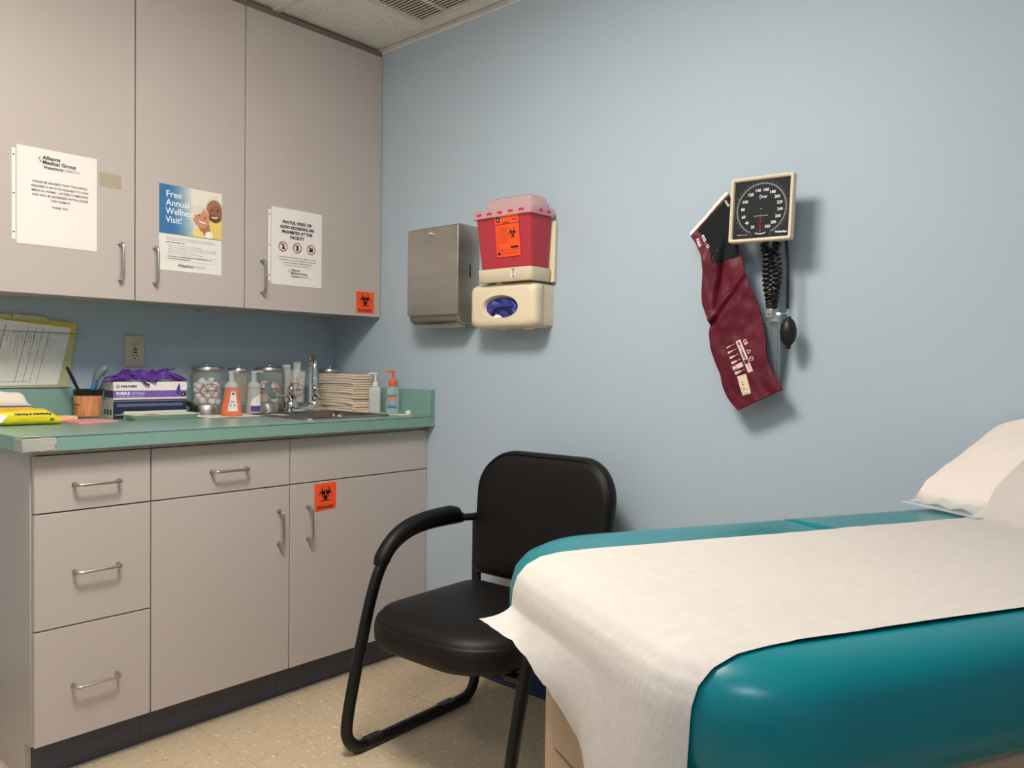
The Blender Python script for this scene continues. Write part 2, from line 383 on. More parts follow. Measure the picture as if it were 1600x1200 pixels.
# ceiling vent
vt = thing('ceiling_vent', 'beige louvred air vent set in the ceiling near the blue wall', 'vent', (.97, -.25, CH))
x0, x1, y0, y1 = .664, 1.26, -.47, -.10
v = MB('vent_metal'); v.box((x0 - .022, y0 - .0, CH - .005), (x0, y1, CH + .006)); v.box((x1, y0, CH - .005), (x1 + .022, y1, CH + .006)); v.box((x0 - .022, y1, CH - .005), (x1 + .022, y1 + .02, CH + .006))
v.build('frame', vt, bevel=.001)
v = MB('vent_metal')
n = 24
for i in range(n):
    y = y0 + (y1 - y0) * (i + .5) / n
    v.box((x0, y - .0036, CH - .0022), (x1, y + .0030, CH - .0010))
v.build('louvres', vt, smooth=0)
v = MB('vent_metal')
for x in (.794, .924, 1.054, 1.184): v.box((x - .005, y0, CH - .0045), (x + .005, y1, CH + .004))
v.build('crossbar', vt, smooth=0)
mat('vent_inside', srgb(118, 102, 86), .8)
MB('vent_inside').box((x0, y0, CH + .0052), (x1, y1, CH + .0075)).build('backing', vt, smooth=0)

# ------------------------------------------------------------------ handles
def pull(parent, a, b, out=.03, r=.0045, name='handle', axis=(1, 0, 0)):
    a, b, ax = Vector(a), Vector(b), Vector(axis); d = (b - a).normalized(); k = .012; pts = []
    pts += [a, a + ax * (out - k)]
    for i in range(1, 6): t = i / 6 * PI / 2; pts.append(a + ax * (out - k + k * math.sin(t)) + d * (k - k * math.cos(t)))
    pts.append(a + ax * out + d * k); pts.append(b + ax * out - d * k)
    for i in range(1, 6): t = i / 6 * PI / 2; pts.append(b + ax * (out - k + k * math.cos(t)) - d * (k - k * math.sin(t)))
    pts += [b + ax * (out - k), b]
    m = MB('steel').tube(pts, r, 10)
    for p in (a, b): m.tube([p, p + ax * .003], .0065, 10)
    return m.build(name, parent)

# ------------------------------------------------------------------ base cabinets
ZT, Z1, Z2, ZK = .878, .7245, .4165, .1112
XF = .61
g = .0018
def carcass(t, y0, y1, xf, z0, z1, left=False, right=False, recess=0):
    m = MB('carcass_dark'); m.box((0.001, y0 + .018, z0), (xf - .0205, y1 - .018, z1))
    m.use('laminate'); m.box((0.001, y0, z0), (xf - .0205, y0 + .018, z1)); m.box((0.001, y1 - .018, z0), (xf - .0205, y1, z1))
    return m
def front(y0, y1, z0, z1, xf):
    return MB('laminate').box((xf - .019, y0 + g, z0 + g), (xf, y1 - g, z1 - g))
def base_unit(label, y0, y1, fronts, end=False):
    t = thing('base_cabinet', label, 'cabinet', (XF / 2, (y0 + y1) / 2, 0))
    m = MB('carcass_dark'); zt_ = .735 if 'sink' in label else ZT + .010; m.box((0.02, y0 + .018, ZK), (XF - .0405, y1 - .018, zt_)); m.box((XF - .0405, y0 + .018, ZK), (XF - .0205, y1 - .018, ZT + .010))
    m.use('laminate'); m.box((0.001, y0 + (.0 if end else .0003), ZK), (XF - .0205, y0 + .018, ZT + .0135)); m.box((0.001, y1 - .018, ZK), (XF - .0205, y1 - (.0003 if y1 < -.01 else .001), ZT + .0135))
    m.box((XF - .0206, y0 + .0006, ZT + .0005), (XF - .004, y1 - .0012, ZT + .0135))
    if end: m.box((0.001, y0, 0), (XF - .07, y0 + .018, ZK))
    m.build('body', t, bevel=.0008, seg=1)
    MB('toe_kick').box((XF - .09, y0 + (.0005 if not end else .019), 0), (XF - .068, y1 - .0005, ZK)).build('toe_kick', t, smooth=0)
    for kind, z0, z1, hp in fronts:
        o = front(y0 if y0 > -1.3 else y0 + .002, y1, z0, z1, XF).build(kind, t, bevel=.0012, seg=2)
        if hp: pull(o, (XF, hp[0], hp[1]), (XF, hp[2], hp[3]))
    return t
base_unit('narrow beige base cabinet with three drawers at the left end of the counter', -1.372, -1.067,
          [('drawer', Z1, ZT, (-1.272, .795, -1.158, .795)), ('drawer', Z2, Z1, (-1.272, .561, -1.158, .561)), ('drawer', ZK, Z2, (-1.275, .254, -1.161, .254))], end=True)
base_unit('beige base cabinet with one drawer over one plain door between its neighbours', -1.067, -.61,
          [('drawer', Z1, ZT, (-.885, .794, -.771, .794)), ('door', ZK, Z1, (-.6525, .536, -.6525, .6445))])
base_unit('wide beige sink base cabinet with orange sticker on its door', -.61, -.0005,
          [('false_drawer', Z1, ZT, None), ('door', ZK, Z1, (-.541, .536, -.541, .6445))])

# ------------------------------------------------------------------ countertop with sink cut-out
SX0, SX1, SY0, SY1 = .133, .548, -.505, -.115
CT = .930; CB = .892
ct = thing('countertop', 'teal green laminate countertop with backsplash along the cabinet wall', 'countertop', (.32, -.7, CB))
m = MB('counter_laminate'); YL = -1.408; XR = .651
def rectring(a, z): return [(a[0], a[1], z), (a[2], a[1], z), (a[2], a[3], z), (a[0], a[3], z)]
O = (.001, YL, XR, -.001); H = (SX0 + .012, SY0 + .012, SX1 - .012, SY1 - .012)
m.loft([rectring(H, CT), rectring(O, CT), rectring(O, CB), rectring(H, CB), rectring(H, CT)], False, False)
m.build('top', ct, bevel=.0015, smooth=0)
m = MB('counter_laminate').box((.001, YL, CT + .0002), (.021, -.0215, 1.0318)); m.build('backsplash', ct, bevel=.001)
m = MB('counter_laminate').box((.001, -.021, CT + .0002), (.651, -.001, 1.0318)); m.build('side_splash', ct, bevel=.001)
m = MB('carcass_dark').box((.6512, YL + .002, CT - .0022), (.6516, -.003, CT - .0008)); m.box((.6512, -.0195, CT), (.6516, -.0185, 1.031)); m.build('edge_seam', ct, smooth=0)

# sink
sk = thing('sink', 'stainless steel drop-in sink set into the teal countertop', 'sink', (.32, -.31, CT))
m = MB('sink_steel'); rings = []
for (ins, z) in [(0, CT + .0005), (0.001, CT + .005), (.008, CT + .007), (.03, CT + .006), (.036, CT + .003), (.042, CT - .02), (.05, CT - .14), (.075, CT - .165), (.15, CT - .172)]:
    ex = .045 if ins > .02 else 0    # wider deck at the back for the tap
    rings.append([(x, y, z) for x, y in rrect(SX0 + ex, SY0, SX1, SY1, (.045,) * 4, ins, 6)])
m.loft(rings, False, True); m.build('bowl', sk, smooth=50)
MB('chrome').lathe([(.0, CT - .1715), (.035, CT - .1715), (.04, CT - .169), (.03, CT - .170)], c=(.34, -.31, 0), cap0=False, cap1=False).build('drain', sk)

# tap
fx, fy = .168, -.262
fc = thing('faucet', 'chrome gooseneck faucet with blade handles behind the sink', 'faucet', (fx, fy, CT + .005))
m = MB('chrome'); zb = CT + .0065
m.loft([[(fx + x, fy + y, zb + z) for x, y in rrect(-.024 + i, -.085 + i, .024 - i, .085 - i, (.022,) * 4, 0, 5)] for i, z in ((0, 0), (0, .012), (.004, .018))]); m.build('base_plate', fc)
def post(y):
    m = MB('chrome').lathe([(.022, .017), (.023, .03), (.017, .04), (.013, .046), (.019, .053), (.020, .062), (.014, .07), (.010, .078), (.013, .086), (.012, .094), (.006, .102), (.007, .108), (.003, .114)], c=(fx, y, zb), n=20)
    return m
pl = post(fy - .058).build('handle_post', fc)
m = MB('chrome'); m.tube([(fx, fy - .058, zb + .070), (fx + .01, fy - .10, zb + .062), (fx + .02, fy - .140, zb + .060)], .004, 8)
m.build('lever', fc)
m = MB('brush_grey'); m.tube(smooth_path([(fx + .02, fy - .138, zb + .059), (fx + .02, fy - .150, zb + .064), (fx + .018, fy - .162, zb + .078), (fx + .015, fy - .170, zb + .098), (fx + .015, fy - .172, zb + .113)], 4), lambda t: .007 + .007 * math.sin(min(1, t * 1.2) * PI * .75), 12, flat=.5, up=(1, 0, 0))
m.build('lever_blade', fc)
post(fy + .052).build('handle_post', fc)
m = MB('chrome'); m.tube([(fx, fy + .052, zb + .086), (fx - .03, fy + .09, zb + .085), (fx - .05, fy + .11, zb + .09)], .004, 8); m.build('lever', fc)
m = MB('chrome'); nx_, ny_ = fx, fy + .028
dx, dy = .108 / 2 * .907, -.108 / 2 * .422
pts = [(nx_, ny_, zb + .016), (nx_, ny_, zb + .09), (nx_, ny_, zb + .165)]
for i in range(1, 13):
    a = PI * i / 12; pts.append((nx_ + dx * (1 - math.cos(a)), ny_ + dy * (1 - math.cos(a)), zb + .165 + .054 * math.sin(a)))
pts.append((nx_ + 2 * dx, ny_ + 2 * dy, zb + .13))
m.tube(pts, .0088, 14); m.lathe([(.018, .016), (.018, .024), (.012, .032)], c=(nx_, ny_, zb), n=20); m.lathe([(.0098, .105), (.0105, .13), (.0098, .133)], c=(nx_ + 2 * dx, ny_ + 2 * dy, zb), n=16)
m.build('spout', fc)

# tape on the counter corner
m = MB('tape')
tp = [(XR + .0012, YL + .075 - .06 * 0, 0), ]
def tapefn(u, v):
    # wraps round the left front corner: u 0..1 around, v 0..1 down
    d = -.055 + .13 * u; z = CT - .002 - .034 * v
    d += .010 * nz(v * 5, 2 * (u > .5), 7) * (1 if u in (0.0, 1.0) or u > .9 or u < .1 else 0)
    if d < 0: x, y = XR + d, YL - .0015
    else: x, y = XR + .0015, YL + d
    z += .007 * nz(u * 4, v * 3, 1) - .006 * (v > .9) * abs(nz(u * 9, 2, 2)); x += .0022 * abs(nz(u * 12, v * 7, 3))
    if u > .85: x += .004 * (u - .85) / .15
    return (x, y, z)
m.grid(tapefn, 26, 6); m.grid(lambda u, v: (XR - .03 + .0315 * v, YL - .001 + .06 * u, CT + .0012), 4, 3)
tag(m.build('packing_tape', smooth=60, solid=.0006), 'crumpled clear packing tape wrapped over the left front corner of the teal countertop', 'tape')

# ------------------------------------------------------------------ wall cabinets
XU = .319; ZU0, ZU1 = 1.317, 2.377
def wall_unit(label, y0, y1, doors):
    t = thing('wall_cabinet', label, 'cabinet', (XU / 2, (y0 + y1) / 2, ZU0))
    m = MB('laminate'); m.box((.001, y0 + .0004, ZU0 + .012), (XU - .0205, y1 - .0004, ZU1)); m.box((.001, y0 + .0004, ZU0 + .001), (XU - .0205, y0 + .018, ZU0 + .012)); m.box((.001, y1 - .018, ZU0 + .001), (XU - .0205, y1 - .0004, ZU0 + .012))
    m.build('body', t, smooth=0)
    MB('carcass_dark').box((XU - .0203, y0 + .012, ZU0 + .012), (XU - .0192, y1 - .004, ZU1)).build('door_bumper', t, smooth=0)
    mat('gap_shade', srgb(120, 104, 92), .6) if 'gap_shade' not in MATS else None
    MB('gap_shade').box((.001, y0 + .0004, ZU1), (XU - .004, y1 - .0004, CH - .001)).build('gap_shade_strip', t, smooth=0)  # dark strip painted as the shadow line between cabinet and ceiling
    for a, b, h in doors:
        o = front(a, b, ZU0, ZU1, XU).build('door', t, bevel=.0012); pull(o, (XU, h, 1.380), (XU, h, 1.492))
    return t
wall_unit('beige double door wall cabinet on the left bearing two white notices', -1.372, -.61, [(-1.372, -.9895, -1.037), (-.9895, -.61, -.929)])
wall_unit('beige single door wall cabinet beside the blue wall with orange sticker', -.61, -.0005, [(-.61, -.001, -.546)])

# ------------------------------------------------------------------ printed sheets on the doors (local x runs along the door)
def door_sheet(name, label, cat, y, z, xf=XU):   # origin lower-left of sheet on the door face
    return thing(name, label, cat, (xf + .0006, y, z), PI / 2)
INK = srgb(40, 38, 42)
def swish(m, x, z, s, c):    # the two curved strokes in front of the clinic name
    m.use('ink', c)
    m.ring2(x + .55 * s, z, .45 * s, .62 * s, -.0026, PI * .62, PI * 1.02, 8); m.ring2(x + .75 * s, z - .12 * s, .40 * s, .58 * s, -.0026, PI * 1.0, PI * 1.42, 8)
def sleeve(t, w, h):
    m = MB('paper'); m.box((-.0125, -.0008, .010), (-.0035, -.0002, h - .012)); m.use('sleeve'); m.box((-.003, -.0010, -.003), (w + .002, -.0018, h + .002))
    m.box((-.006, -.0006, -.006), (-.002, -.0001, h + .006))
    m.use('ink', srgb(120, 100, 92))
    for zz in (.03, h * .5, h - .03): m.disc(-.008, zz, .0028, -.0012, 12)
    m.build('plastic_sleeve', t, local=True, smooth=0)
W, Hh = .2159, .279
# notice 1
t = door_sheet('office_notice', 'white office notice in a plastic sleeve on the leftmost upper door', 'notice', -1.321, 1.4605)
m = MB('paper').box((0, -.0006, 0), (W, 0, Hh)); y = -.0024
swish(m, .056, .249, .012, srgb(60, 60, 66))
m.use('ink', srgb(60, 58, 62)); m.text('Alliance', .0150, .066, .2500, y, 'LEFT', .0004); m.text('Medical Group', .0150, .066, .2365, y, 'LEFT', .0004)
m.text('Waterbury', .0118, .068, .2235, y, 'LEFT', .0003); m.use('ink', srgb(130, 120, 122)); m.text('HEALTH', .0112, .1245, .2235, y, 'LEFT')
m.use('ink', srgb(92, 84, 84))
for i, s in enumerate(['PLEASE BE ADVISED THAT THE OFFICE', 'REQUIRES A 48 HOUR REQUEST TO HAVE', 'MEDICAL FORMS / LETTERS COMPLETED', 'AND WILL BE ADDRESSED IN THE ORDER', 'THEY COME IN.']):
    m.text(s, .0088, .114, .1795 - i * .0126, y, 'CENTER', .0001, fit=(.148, .155, .153, .152, .054)[i])
m.text('THANK YOU', .0088, .112, .1105, y, 'CENTER', .0001, fit=.044)
m.build('sheet', t, local=True, smooth=0); sleeve(t, W, Hh)
# old tape
m = MB('old_tape').box((XU + .0003, -1.098, 1.661), (XU + .0007, -1.033, 1.704)); tag(m.build('tape_patch', smooth=0), 'yellowed strip of old tape left on the upper door right of the leftmost notice', 'tape')
# poster
t = door_sheet('wellness_poster', 'blue and white poster with a smiling couple on the middle upper door', 'poster', -.914, 1.4245)
m = MB('gloss_paper').box((0, -.0006, 0), (W, 0, Hh)); m.use('ink'); y = -.0009
PW, z0, z1 = W, .121, Hh
for i in range(36):      # printed background runs blue to pale
    for j in range(6):
        u = (i + .5) / 36; w_ = (j + .5) / 6; k = min(1, max(0, (u - .12 - .10 * (1 - w_)) / .38)); a = Vector((56, 116, 168)); b = Vector((232, 226, 214)); c = a.lerp(b, k ** 1.3)
        m.c = srgb(*c); m.rect(PW * i / 36, z0 + (z1 - z0) * j / 6, PW * (i + 1) / 36, z0 + (z1 - z0) * (j + 1) / 6, y)
def blob(cx, cz, rx, rz, c, yy, rot=0, pw=2.0, n=26):
    pts = []
    for a, b in sup(rx, rz, pw, n): x_, z_ = a * math.cos(rot) - b * math.sin(rot), a * math.sin(rot) + b * math.cos(rot); pts.append((min(PW, max(0, cx + x_)), max(z0, min(z1, cz + z_))))
    m.c = srgb(*c); m.poly(pts, yy)
# generic couple in the printed picture
blob(.190, .148, .050, .044, (236, 206, 120), -.0010, 0, 2.6); 
for k in range(6): m.c = srgb(214, 176, 92); m.line(.152 + k * .012, z0 + .001, .155 + k * .011, .168, .0015, -.00105)
blob(.142, .134, .030, .020, (240, 214, 140), -.00108)
blob(.160, .146, .014, .020, (186, 128, 92), -.0011)
blob(.187, .224, .030, .038, (222, 214, 204), -.00112, -.1); blob(.188, .216, .029, .037, (168, 116, 86), -.00115, -.1); blob(.193, .205, .026, .030, (150, 100, 74), -.00117, -.1)
blob(.188, .192, .022, .013, (96, 64, 52), -.00119); blob(.190, .196, .013, .0055, (238, 222, 206), -.00121, .1); blob(.190, .199, .014, .004, (150, 100, 74), -.00122, .1)
for ex in (.178, .201): blob(ex, .218, .0045, .0022, (50, 32, 26), -.00122)
blob(.190, .209, .0045, .006, (160, 104, 76), -.00122)
blob(.136, .192, .034, .036, (216, 208, 198), -.0012, .2); blob(.142, .186, .029, .034, (206, 146, 108), -.00122, .3); blob(.152, .160, .020, .022, (176, 116, 84), -.00121, .3)
blob(.128, .210, .022, .014, (224, 216, 206), -.00124, .5)
blob(.146, .174, .012, .005, (250, 240, 230), -.00126, -.25); blob(.146, .1775, .013, .0035, (198, 136, 100), -.00127, -.25)
for ex, ez in ((.134, .194), (.155, .187)): blob(ex, ez, .0045, .0018, (60, 38, 30), -.00127, -.3)
blob(.170, .132, .014, .012, (246, 240, 232), -.00127)
m.use('ink', srgb(96, 140, 70)); m.rect(0, z0 - .002, W, z0, -.0012)
m.use('ink', srgb(244, 246, 250))
for i, s in enumerate(['Free', 'Annual', 'Wellness', 'Visit!']): m.text(s, .031, .021, .2385 - i * .0275, -.0016, 'LEFT', .0002, fit=(.052, .079, .098, .054)[i])
m.use('ink', srgb(150, 140, 160))
def fake(m, x0, x1, z, seed, h=.0016):   # unreadable small print: word-length dashes
    r = random.Random(seed); x = x0
    while x < x1 - .004:
        w_ = min(r.uniform(.003, .012), x1 - x); m.rect(x, z, x + w_, z + h, -.0012); x += w_ + .0018
for i, (a, b) in enumerate([(.022, .196), (.022, .19)]): fake(m, a, b, .106 - i * .0062, 10 + i)
m.use('ink', srgb(110, 100, 100)); fake(m, .022, .085, .091, 15, .0028)
m.use('ink', srgb(160, 150, 146))
for i, b in enumerate([.145, .195, .194, .12, .15]): fake(m, .03, b, .082 - i * .0062, 20 + i)
m.use('ink', srgb(190, 178, 170))
for a in ((.022, .0335, .196, .0343), (.022, .052, .196, .0528)): m.rect(*a, -.0012)
for a in (.022, .1955): m.rect(a, .0335, a + .0007, .0528, -.0012)
m.use('ink', srgb(84, 80, 84)); fake(m, .029, .18, .0455, 31, .0026); fake(m, .029, .105, .0385, 32, .0026)
m.use('ink', srgb(60, 72, 92)); m.text('Waterbury', .0145, .063, .0145, -.0013, 'LEFT', .0004, fit=.055); m.use('ink', srgb(150, 146, 150)); m.text('HEALTH', .0125, .1185, .0145, -.0013, 'LEFT', fit=.036)
m.build('sheet', t, local=True, smooth=0)
# notice 3
t = door_sheet('recording_notice', 'white notice with three red no-recording signs on the upper door by the blue wall', 'notice', -.506, 1.414)
m = MB('paper').box((0, -.0006, 0), (W, 0, Hh)); y = -.0024
m.use('ink', INK)
for i, s in enumerate(['PHOTOS, VIDEO, OR', 'AUDIO RECORDING ARE', 'PROHIBITED AT THIS', 'FACILITY']): m.text(s, .0152, .107, .225 - i * .0178, y, 'CENTER', .0006, fit=(.124, .146, .131, .060)[i])
for cx, k in ((.047, 0), (.108, 1), (.168, 2)):
    cz = .140; m.use('ink', srgb(150, 44, 50)); m.ring2(cx, cz, .0158, .0185, y)
    m.use('ink', srgb(64, 30, 34))
    if k == 0: m.rect(cx - .007, cz + .006, cx + .006, cz + .0095, y); m.poly([(cx - .004, cz - .010), (cx + .007, cz - .010), (cx + .005, cz + .004), (cx - .001, cz + .004)], y)
    if k == 1: m.disc(cx, cz + .005, .005, y); m.poly([(cx - .006, cz - .010), (cx + .003, cz - .010), (cx + .004, cz + .001), (cx - .003, cz + .002)], y)
    if k == 2: m.rect(cx - .009, cz - .008, cx + .007, cz + .0015, y); m.disc(cx - .003, cz + .005, .0038, y); m.disc(cx + .005, cz + .004, .0032, y)
    m.use('ink', srgb(150, 44, 50)); m.line(cx - .0115, cz + .0115, cx + .0115, cz - .0115, .0022, y - .0002)
m.use('ink', srgb(110, 100, 104))
for i, (a, b) in enumerate([(.030, .190), (.034, .190), (.046, .172)]): fake_z = .1015 - i * .0095; 
for i, s in enumerate(['To protect the privacy of our patients, visitors', 'and staff, the use of recording devices are not', 'permitted in Alliance Medical Group.']): m.text(s, .0074, .11, .1000 - i * .0098, y, 'CENTER', .00005, fit=(.158, .158, .126)[i])
m.text('Thank you for your cooperation.', .0074, .11, .0715, y, 'CENTER', fit=.112)
swish(m, .0715, .054, .0095, srgb(44, 60, 96)); m.use('ink', srgb(52, 56, 76)); m.text('Alliance', .0115, .082, .0530, y, 'LEFT', .0002); m.text('Medical Group', .0115, .082, .0420, y, 'LEFT', .0002)
m.text('Waterbury', .009, .083, .0310, y, 'LEFT', .0002); m.use('ink', srgb(120, 116, 124)); m.text('HEALTH', .0086, .1265, .0310, y, 'LEFT')
m.build('sheet', t, local=True, smooth=0); sleeve(t, W, Hh)

def biohazard(m, cx, cz, s, y):     # s = overall radius
    k = s / 27.0
    for a in (PI / 2, PI / 2 + 2 * PI / 3, PI / 2 + 4 * PI / 3):
        d1, R1, d2, R2, N = 11, 15, 14.6, 11.0, 22
        a1 = math.asin(2.4 / R1); a2 = math.asin(2.4 / R2); o_, i_ = [], []
        for q in range(N + 1):
            t1 = a1 + (2 * PI - 2 * a1) * q / N; t2 = a2 + (2 * PI - 2 * a2) * q / N
            o_.append((d1 + R1 * math.cos(t1), R1 * math.sin(t1))); i_.append((d2 + R2 * math.cos(t2), R2 * math.sin(t2)))
        vs = []
        for p, q in zip(o_, i_):
            for r in (p, q): vs.append((cx + k * (r[0] * math.cos(a) - r[1] * math.sin(a)), y, cz + k * (r[0] * math.sin(a) + r[1] * math.cos(a))))
        m.add(vs, [(2 * q, 2 * q + 2, 2 * q + 3, 2 * q + 1) for q in range(N)])
    for a in (PI / 2, PI / 2 + 2 * PI / 3, PI / 2 + 4 * PI / 3): m.ring2(cx, cz, 10.5 * k, 13.5 * k, y - .0001, a - .6, a + .6, 10)
def bio_hole(m, cx, cz, s, y):
    m.use('orange_label').disc(cx, cz, 3.2 * s / 27.0, y - .0003, 12); m.use('black_ink')
def bio_sticker(label, yy, z, xf, w, h, skew):
    t = door_sheet('biohazard_sticker', label, 'sticker', yy, z, xf)
    m = MB('orange_label'); m.add([(0, -.0004, 0), (w, -.0004, skew), (w, -.0004, h + skew * .3), (-.001, -.0004, h), (0, 0, 0), (w, 0, skew), (w, 0, h + skew * .3), (-.001, 0, h)], [(0, 1, 2, 3), (1, 5, 6, 2), (0, 3, 7, 4), (3, 2, 6, 7), (0, 4, 5, 1)])
    m.use('black_ink'); biohazard(m, w * .5, h * .60, w * .36, -.0008); bio_hole(m, w * .5, h * .60, w * .36, -.0008); m.text('BIOHAZARD', h * .15, w * .5, h * .08, -.0008, 'CENTER', .0004, fit=w * .74)
    m.build('label', t, local=True, smooth=0)
bio_sticker('small orange biohazard sticker on the lower corner of the upper door by the blue wall', -.124, 1.331, XU, .088, .086, .001)
bio_sticker('small orange biohazard sticker on the sink cabinet door below the counter', -.514, .622, XF, .088, .094, .004)

# ------------------------------------------------------------------ outlet on the wall under the cabinets
t = thing('wall_outlet', 'almond ground fault outlet on the blue wall above the glove box', 'outlet', (.0008, -.856, 1.163), PI / 2)
m = MB('almond_plastic'); m.loft([[(x, -y_, z) for x, z in rrect(-.0345, -.057, .0345, .057, (.004,) * 4, i, 3)] for i, y_ in ((0, 0), (0, .003), (.003, .006))], False, True); m.build('cover_plate', t, local=True, smooth=30)
m = MB('almond_plastic').box((-.0165, -.0085, -.0335), (.0165, -.006, .0335)); m.use('black_plastic')
for s in (1, -1):
    c = s * .0205
    m.rect(-.0075, c - .001, -.0055, c + .008, -.0087); m.rect(.0055, c - .0005, .0075, c + .0075, -.0087); m.disc(0, c - .0065, .0025, -.0087, 12)
m.use('steel'); m.disc(0, .048, .0028, -.0063, 12); m.disc(0, -.048, .0028, -.0063, 12)
m.build('receptacle', t, local=True, smooth=0, bevel=.0006)
mat('button_red', srgb(150, 30, 34), .4)
MB('button_red').box((-.007, -.0098, .002), (.007, -.0086, .008)).build('reset_button', t, local=True)
MB('black_plastic').box((-.0065, -.0098, -.008), (.0065, -.0086, -.0025)).build('test_button', t, local=True)

# ------------------------------------------------------------------ folder pocket on the wall at far left
t = thing('file_folder', 'yellow manila folder with a handwritten form standing in a clear wall pocket at far left', 'folder', (.006, -1.34, 1.036), PI / 2)
m = MB('folder_light'); m.poly([(-.03, 0), (.262, 0.002), (.290, .218), (.198, .222), (.196, .232), (.10, .236), (.098, .222), (.092, .234), (-.03, .236)], -.004); m.build('back_leaf', t, local=True, smooth=0, solid=.0012)
m = MB('folder'); m.poly([(-.03, .001), (.255, .003), (.288, .205), (.28, .2145), (-.03, .222)], -.0075); m.build('front_leaf', t, local=True, smooth=0, solid=.0012)
m = MB('paper'); m.poly([(-.03, .006), (.228, .010), (.270, .198), (-.03, .226)], -.0105)
m.use('ink', srgb(96, 92, 98)); yy = -.0118
def L2(x0, z0, x1, z1, w=.0010): m.line(x0, z0, x1, z1, w, yy)
for x, w in ((.022, .0012), (.058, .0016), (.122, .001), (.146, .001), (.166, .0008), (.186, .0008)): L2(x - .022, .016, x + .020, .205 - x * .06, w)
L2(-.03, .018, .14, .020, .0008)
r = random.Random(4)
for k in range(30):     # illegible handwriting: short wavering strokes in slanted columns
    x = -.024 + k * .0083
    z = .192 - max(0, x) * .085 - r.random() * .03
    while z > .06 + r.random() * .12:
        q = r.uniform(.004, .014); dx_ = r.uniform(-.003, .001); L2(x, z, x - .0016 + dx_ * .5, z - q, .0009); x -= q * .2; z -= q + .003
        if r.random() < .3: L2(x, z, x + .004, z + .002, .0007)
m.build('form', t, local=True, smooth=0, solid=.0003)
t2 = thing('wall_pocket', 'clear acrylic wall pocket holding the yellow folder above the backsplash', 'holder', (.004, -1.34, 1.034), PI / 2)
m = MB('acrylic'); m.rect(-.03, .0, .272, .185, -.013); m.rect(-.03, 0, .272, .185, -.0005); m.build('panel', t2, local=True, smooth=0, solid=.001)
m = MB('brush_grey'); m.tube([(-.03, -.0145, .186), (.302, -.0145, .181)], .0008, 6); m.build('rim', t2, local=True); MB('brush_grey').tube([(-.03, -.0135, .0015), (.272, -.0135, .0015)], .0012, 6).build('bottom_rail', t2, local=True)

# ------------------------------------------------------------------ things on the counter
ZC = CT + .0006
# wipes pack
t = thing('wipes_pack', 'yellow soft pack of cleaning wipes lying at the left end of the counter', 'wipes', (.185, -1.285, ZC), PI / 2 - .10)
def pack(m, L, D, H, seed, crimp=.02):
    rings = []
    N = 26
    for i in range(N + 1):
        u = i / N; x = -L / 2 + L * u; e = min(u, 1 - u) * L; k = min(1, e / .045); h = H * (k ** .5) * .5 + .0012; d = D / 2 * (1 - .10 * (1 - min(1, e / .03)))
        ring = []
        for (a, b) in sup(d, h, 3.2, 28):
            w_ = .0025 * nz(x * 22, a * 22, seed + b * 40) * min(1, k + .3); ring.append((x, a, H * .5 * (.35 + .65 * k) + b + w_ if b > -h * .5 else max(.0005, H * .5 * (.35 + .65 * k) + b)))
        rings.append(ring)
    m.loft(rings)
m = MB('yellow_pack'); pack(m, .235, .105, .046, 2.0)
m.use('ink', srgb(250, 246, 250)); m.add([(-.10, -.0545, .012), (-.045, -.0545, .010), (-.030, -.0535, .030), (-.065, -.0515, .037), (-.10, -.0515, .034)], [(0, 1, 2, 3, 4)])
m.xf(Matrix.Translation((0, -.0535, 0)))
m.use('ink', srgb(70, 50, 130)); m.text('expert', .014, -.075, .018, -.0022, 'CENTER', .0008)
m.use('ink', srgb(30, 30, 120)); m.text('Cleaning & Disinfecting', .0085, .035, .0315, .0008, 'CENTER', .0004, fit=.098)
m.use('ink', srgb(200, 150, 30)); m.text('ALCOHOL FREE', .0045, .01, .018, -.0015, 'CENTER'); m.text('WIPES', .0045, .01, .012, -.0015, 'CENTER'); m.text('ALCOHOL FREE', .0045, .05, .020, -.0015, 'CENTER')
m.use('ink', srgb(110, 104, 30)); m.text('80', .0125, .086, .012, -.0015, 'CENTER', .0004)
m.xf(None); m.use('ink', srgb(250, 210, 130)); m.add([(-.055, -.018, .0475), (.05, -.018, .0475), (.05, .02, .0475), (-.055, .02, .0475)], [(0, 1, 2, 3)])
m.build('wrapper', t, local=True, smooth=60)
m = MB('ink'); m.c = srgb(246, 176, 90); m.loft([[(x, y_, z) for x, y_ in rrect(-.05 + i, -.03 + i, .045 - i, .025 - i, (.01,) * 4, 0, 4)] for i, z in ((0, .046), (0, .0495), (.002, .051))]); m.build('lid', t, local=True, smooth=40)

# teal box with white tissues behind the wipes
t = thing('tissue_box', 'low teal and white box with loose white tissues behind the yellow wipes', 'box', (.070, -1.33, ZC), PI / 2)
m = MB('teal_box').box((-.12, -.045, 0), (.12, .045, .050)); m.use('white_plastic').box((-.121, -.046, 0), (.121, .046, .022)); m.use('ink', srgb(20, 92, 96)); m.rect(.06, .030, .116, .047, -.0465); m.use('ink', srgb(40, 90, 140)); m.rect(-.12, .026, -.02, .040, -.0465)
m.build('carton', t, local=True, smooth=0, bevel=.001)
def tis(u, v):
    x = -.10 + .215 * u; y_ = -.04 + .08 * v
    h_ = .060 * (1 - .30 * u) * (1 if u < .9 else max(0, 1 - (u - .9) / .07)); z = .0515 + h_ * min(1, v * 4) * (.85 + .15 * math.cos(v * 4)) + .006 * nz(u * 5, v * 3, 5) * min(1, v * 3) + .0008
    return (x, y_, z)
m = MB('napkin').grid(tis, 22, 10); m.build('tissues', t, local=True, smooth=60, solid=.001)

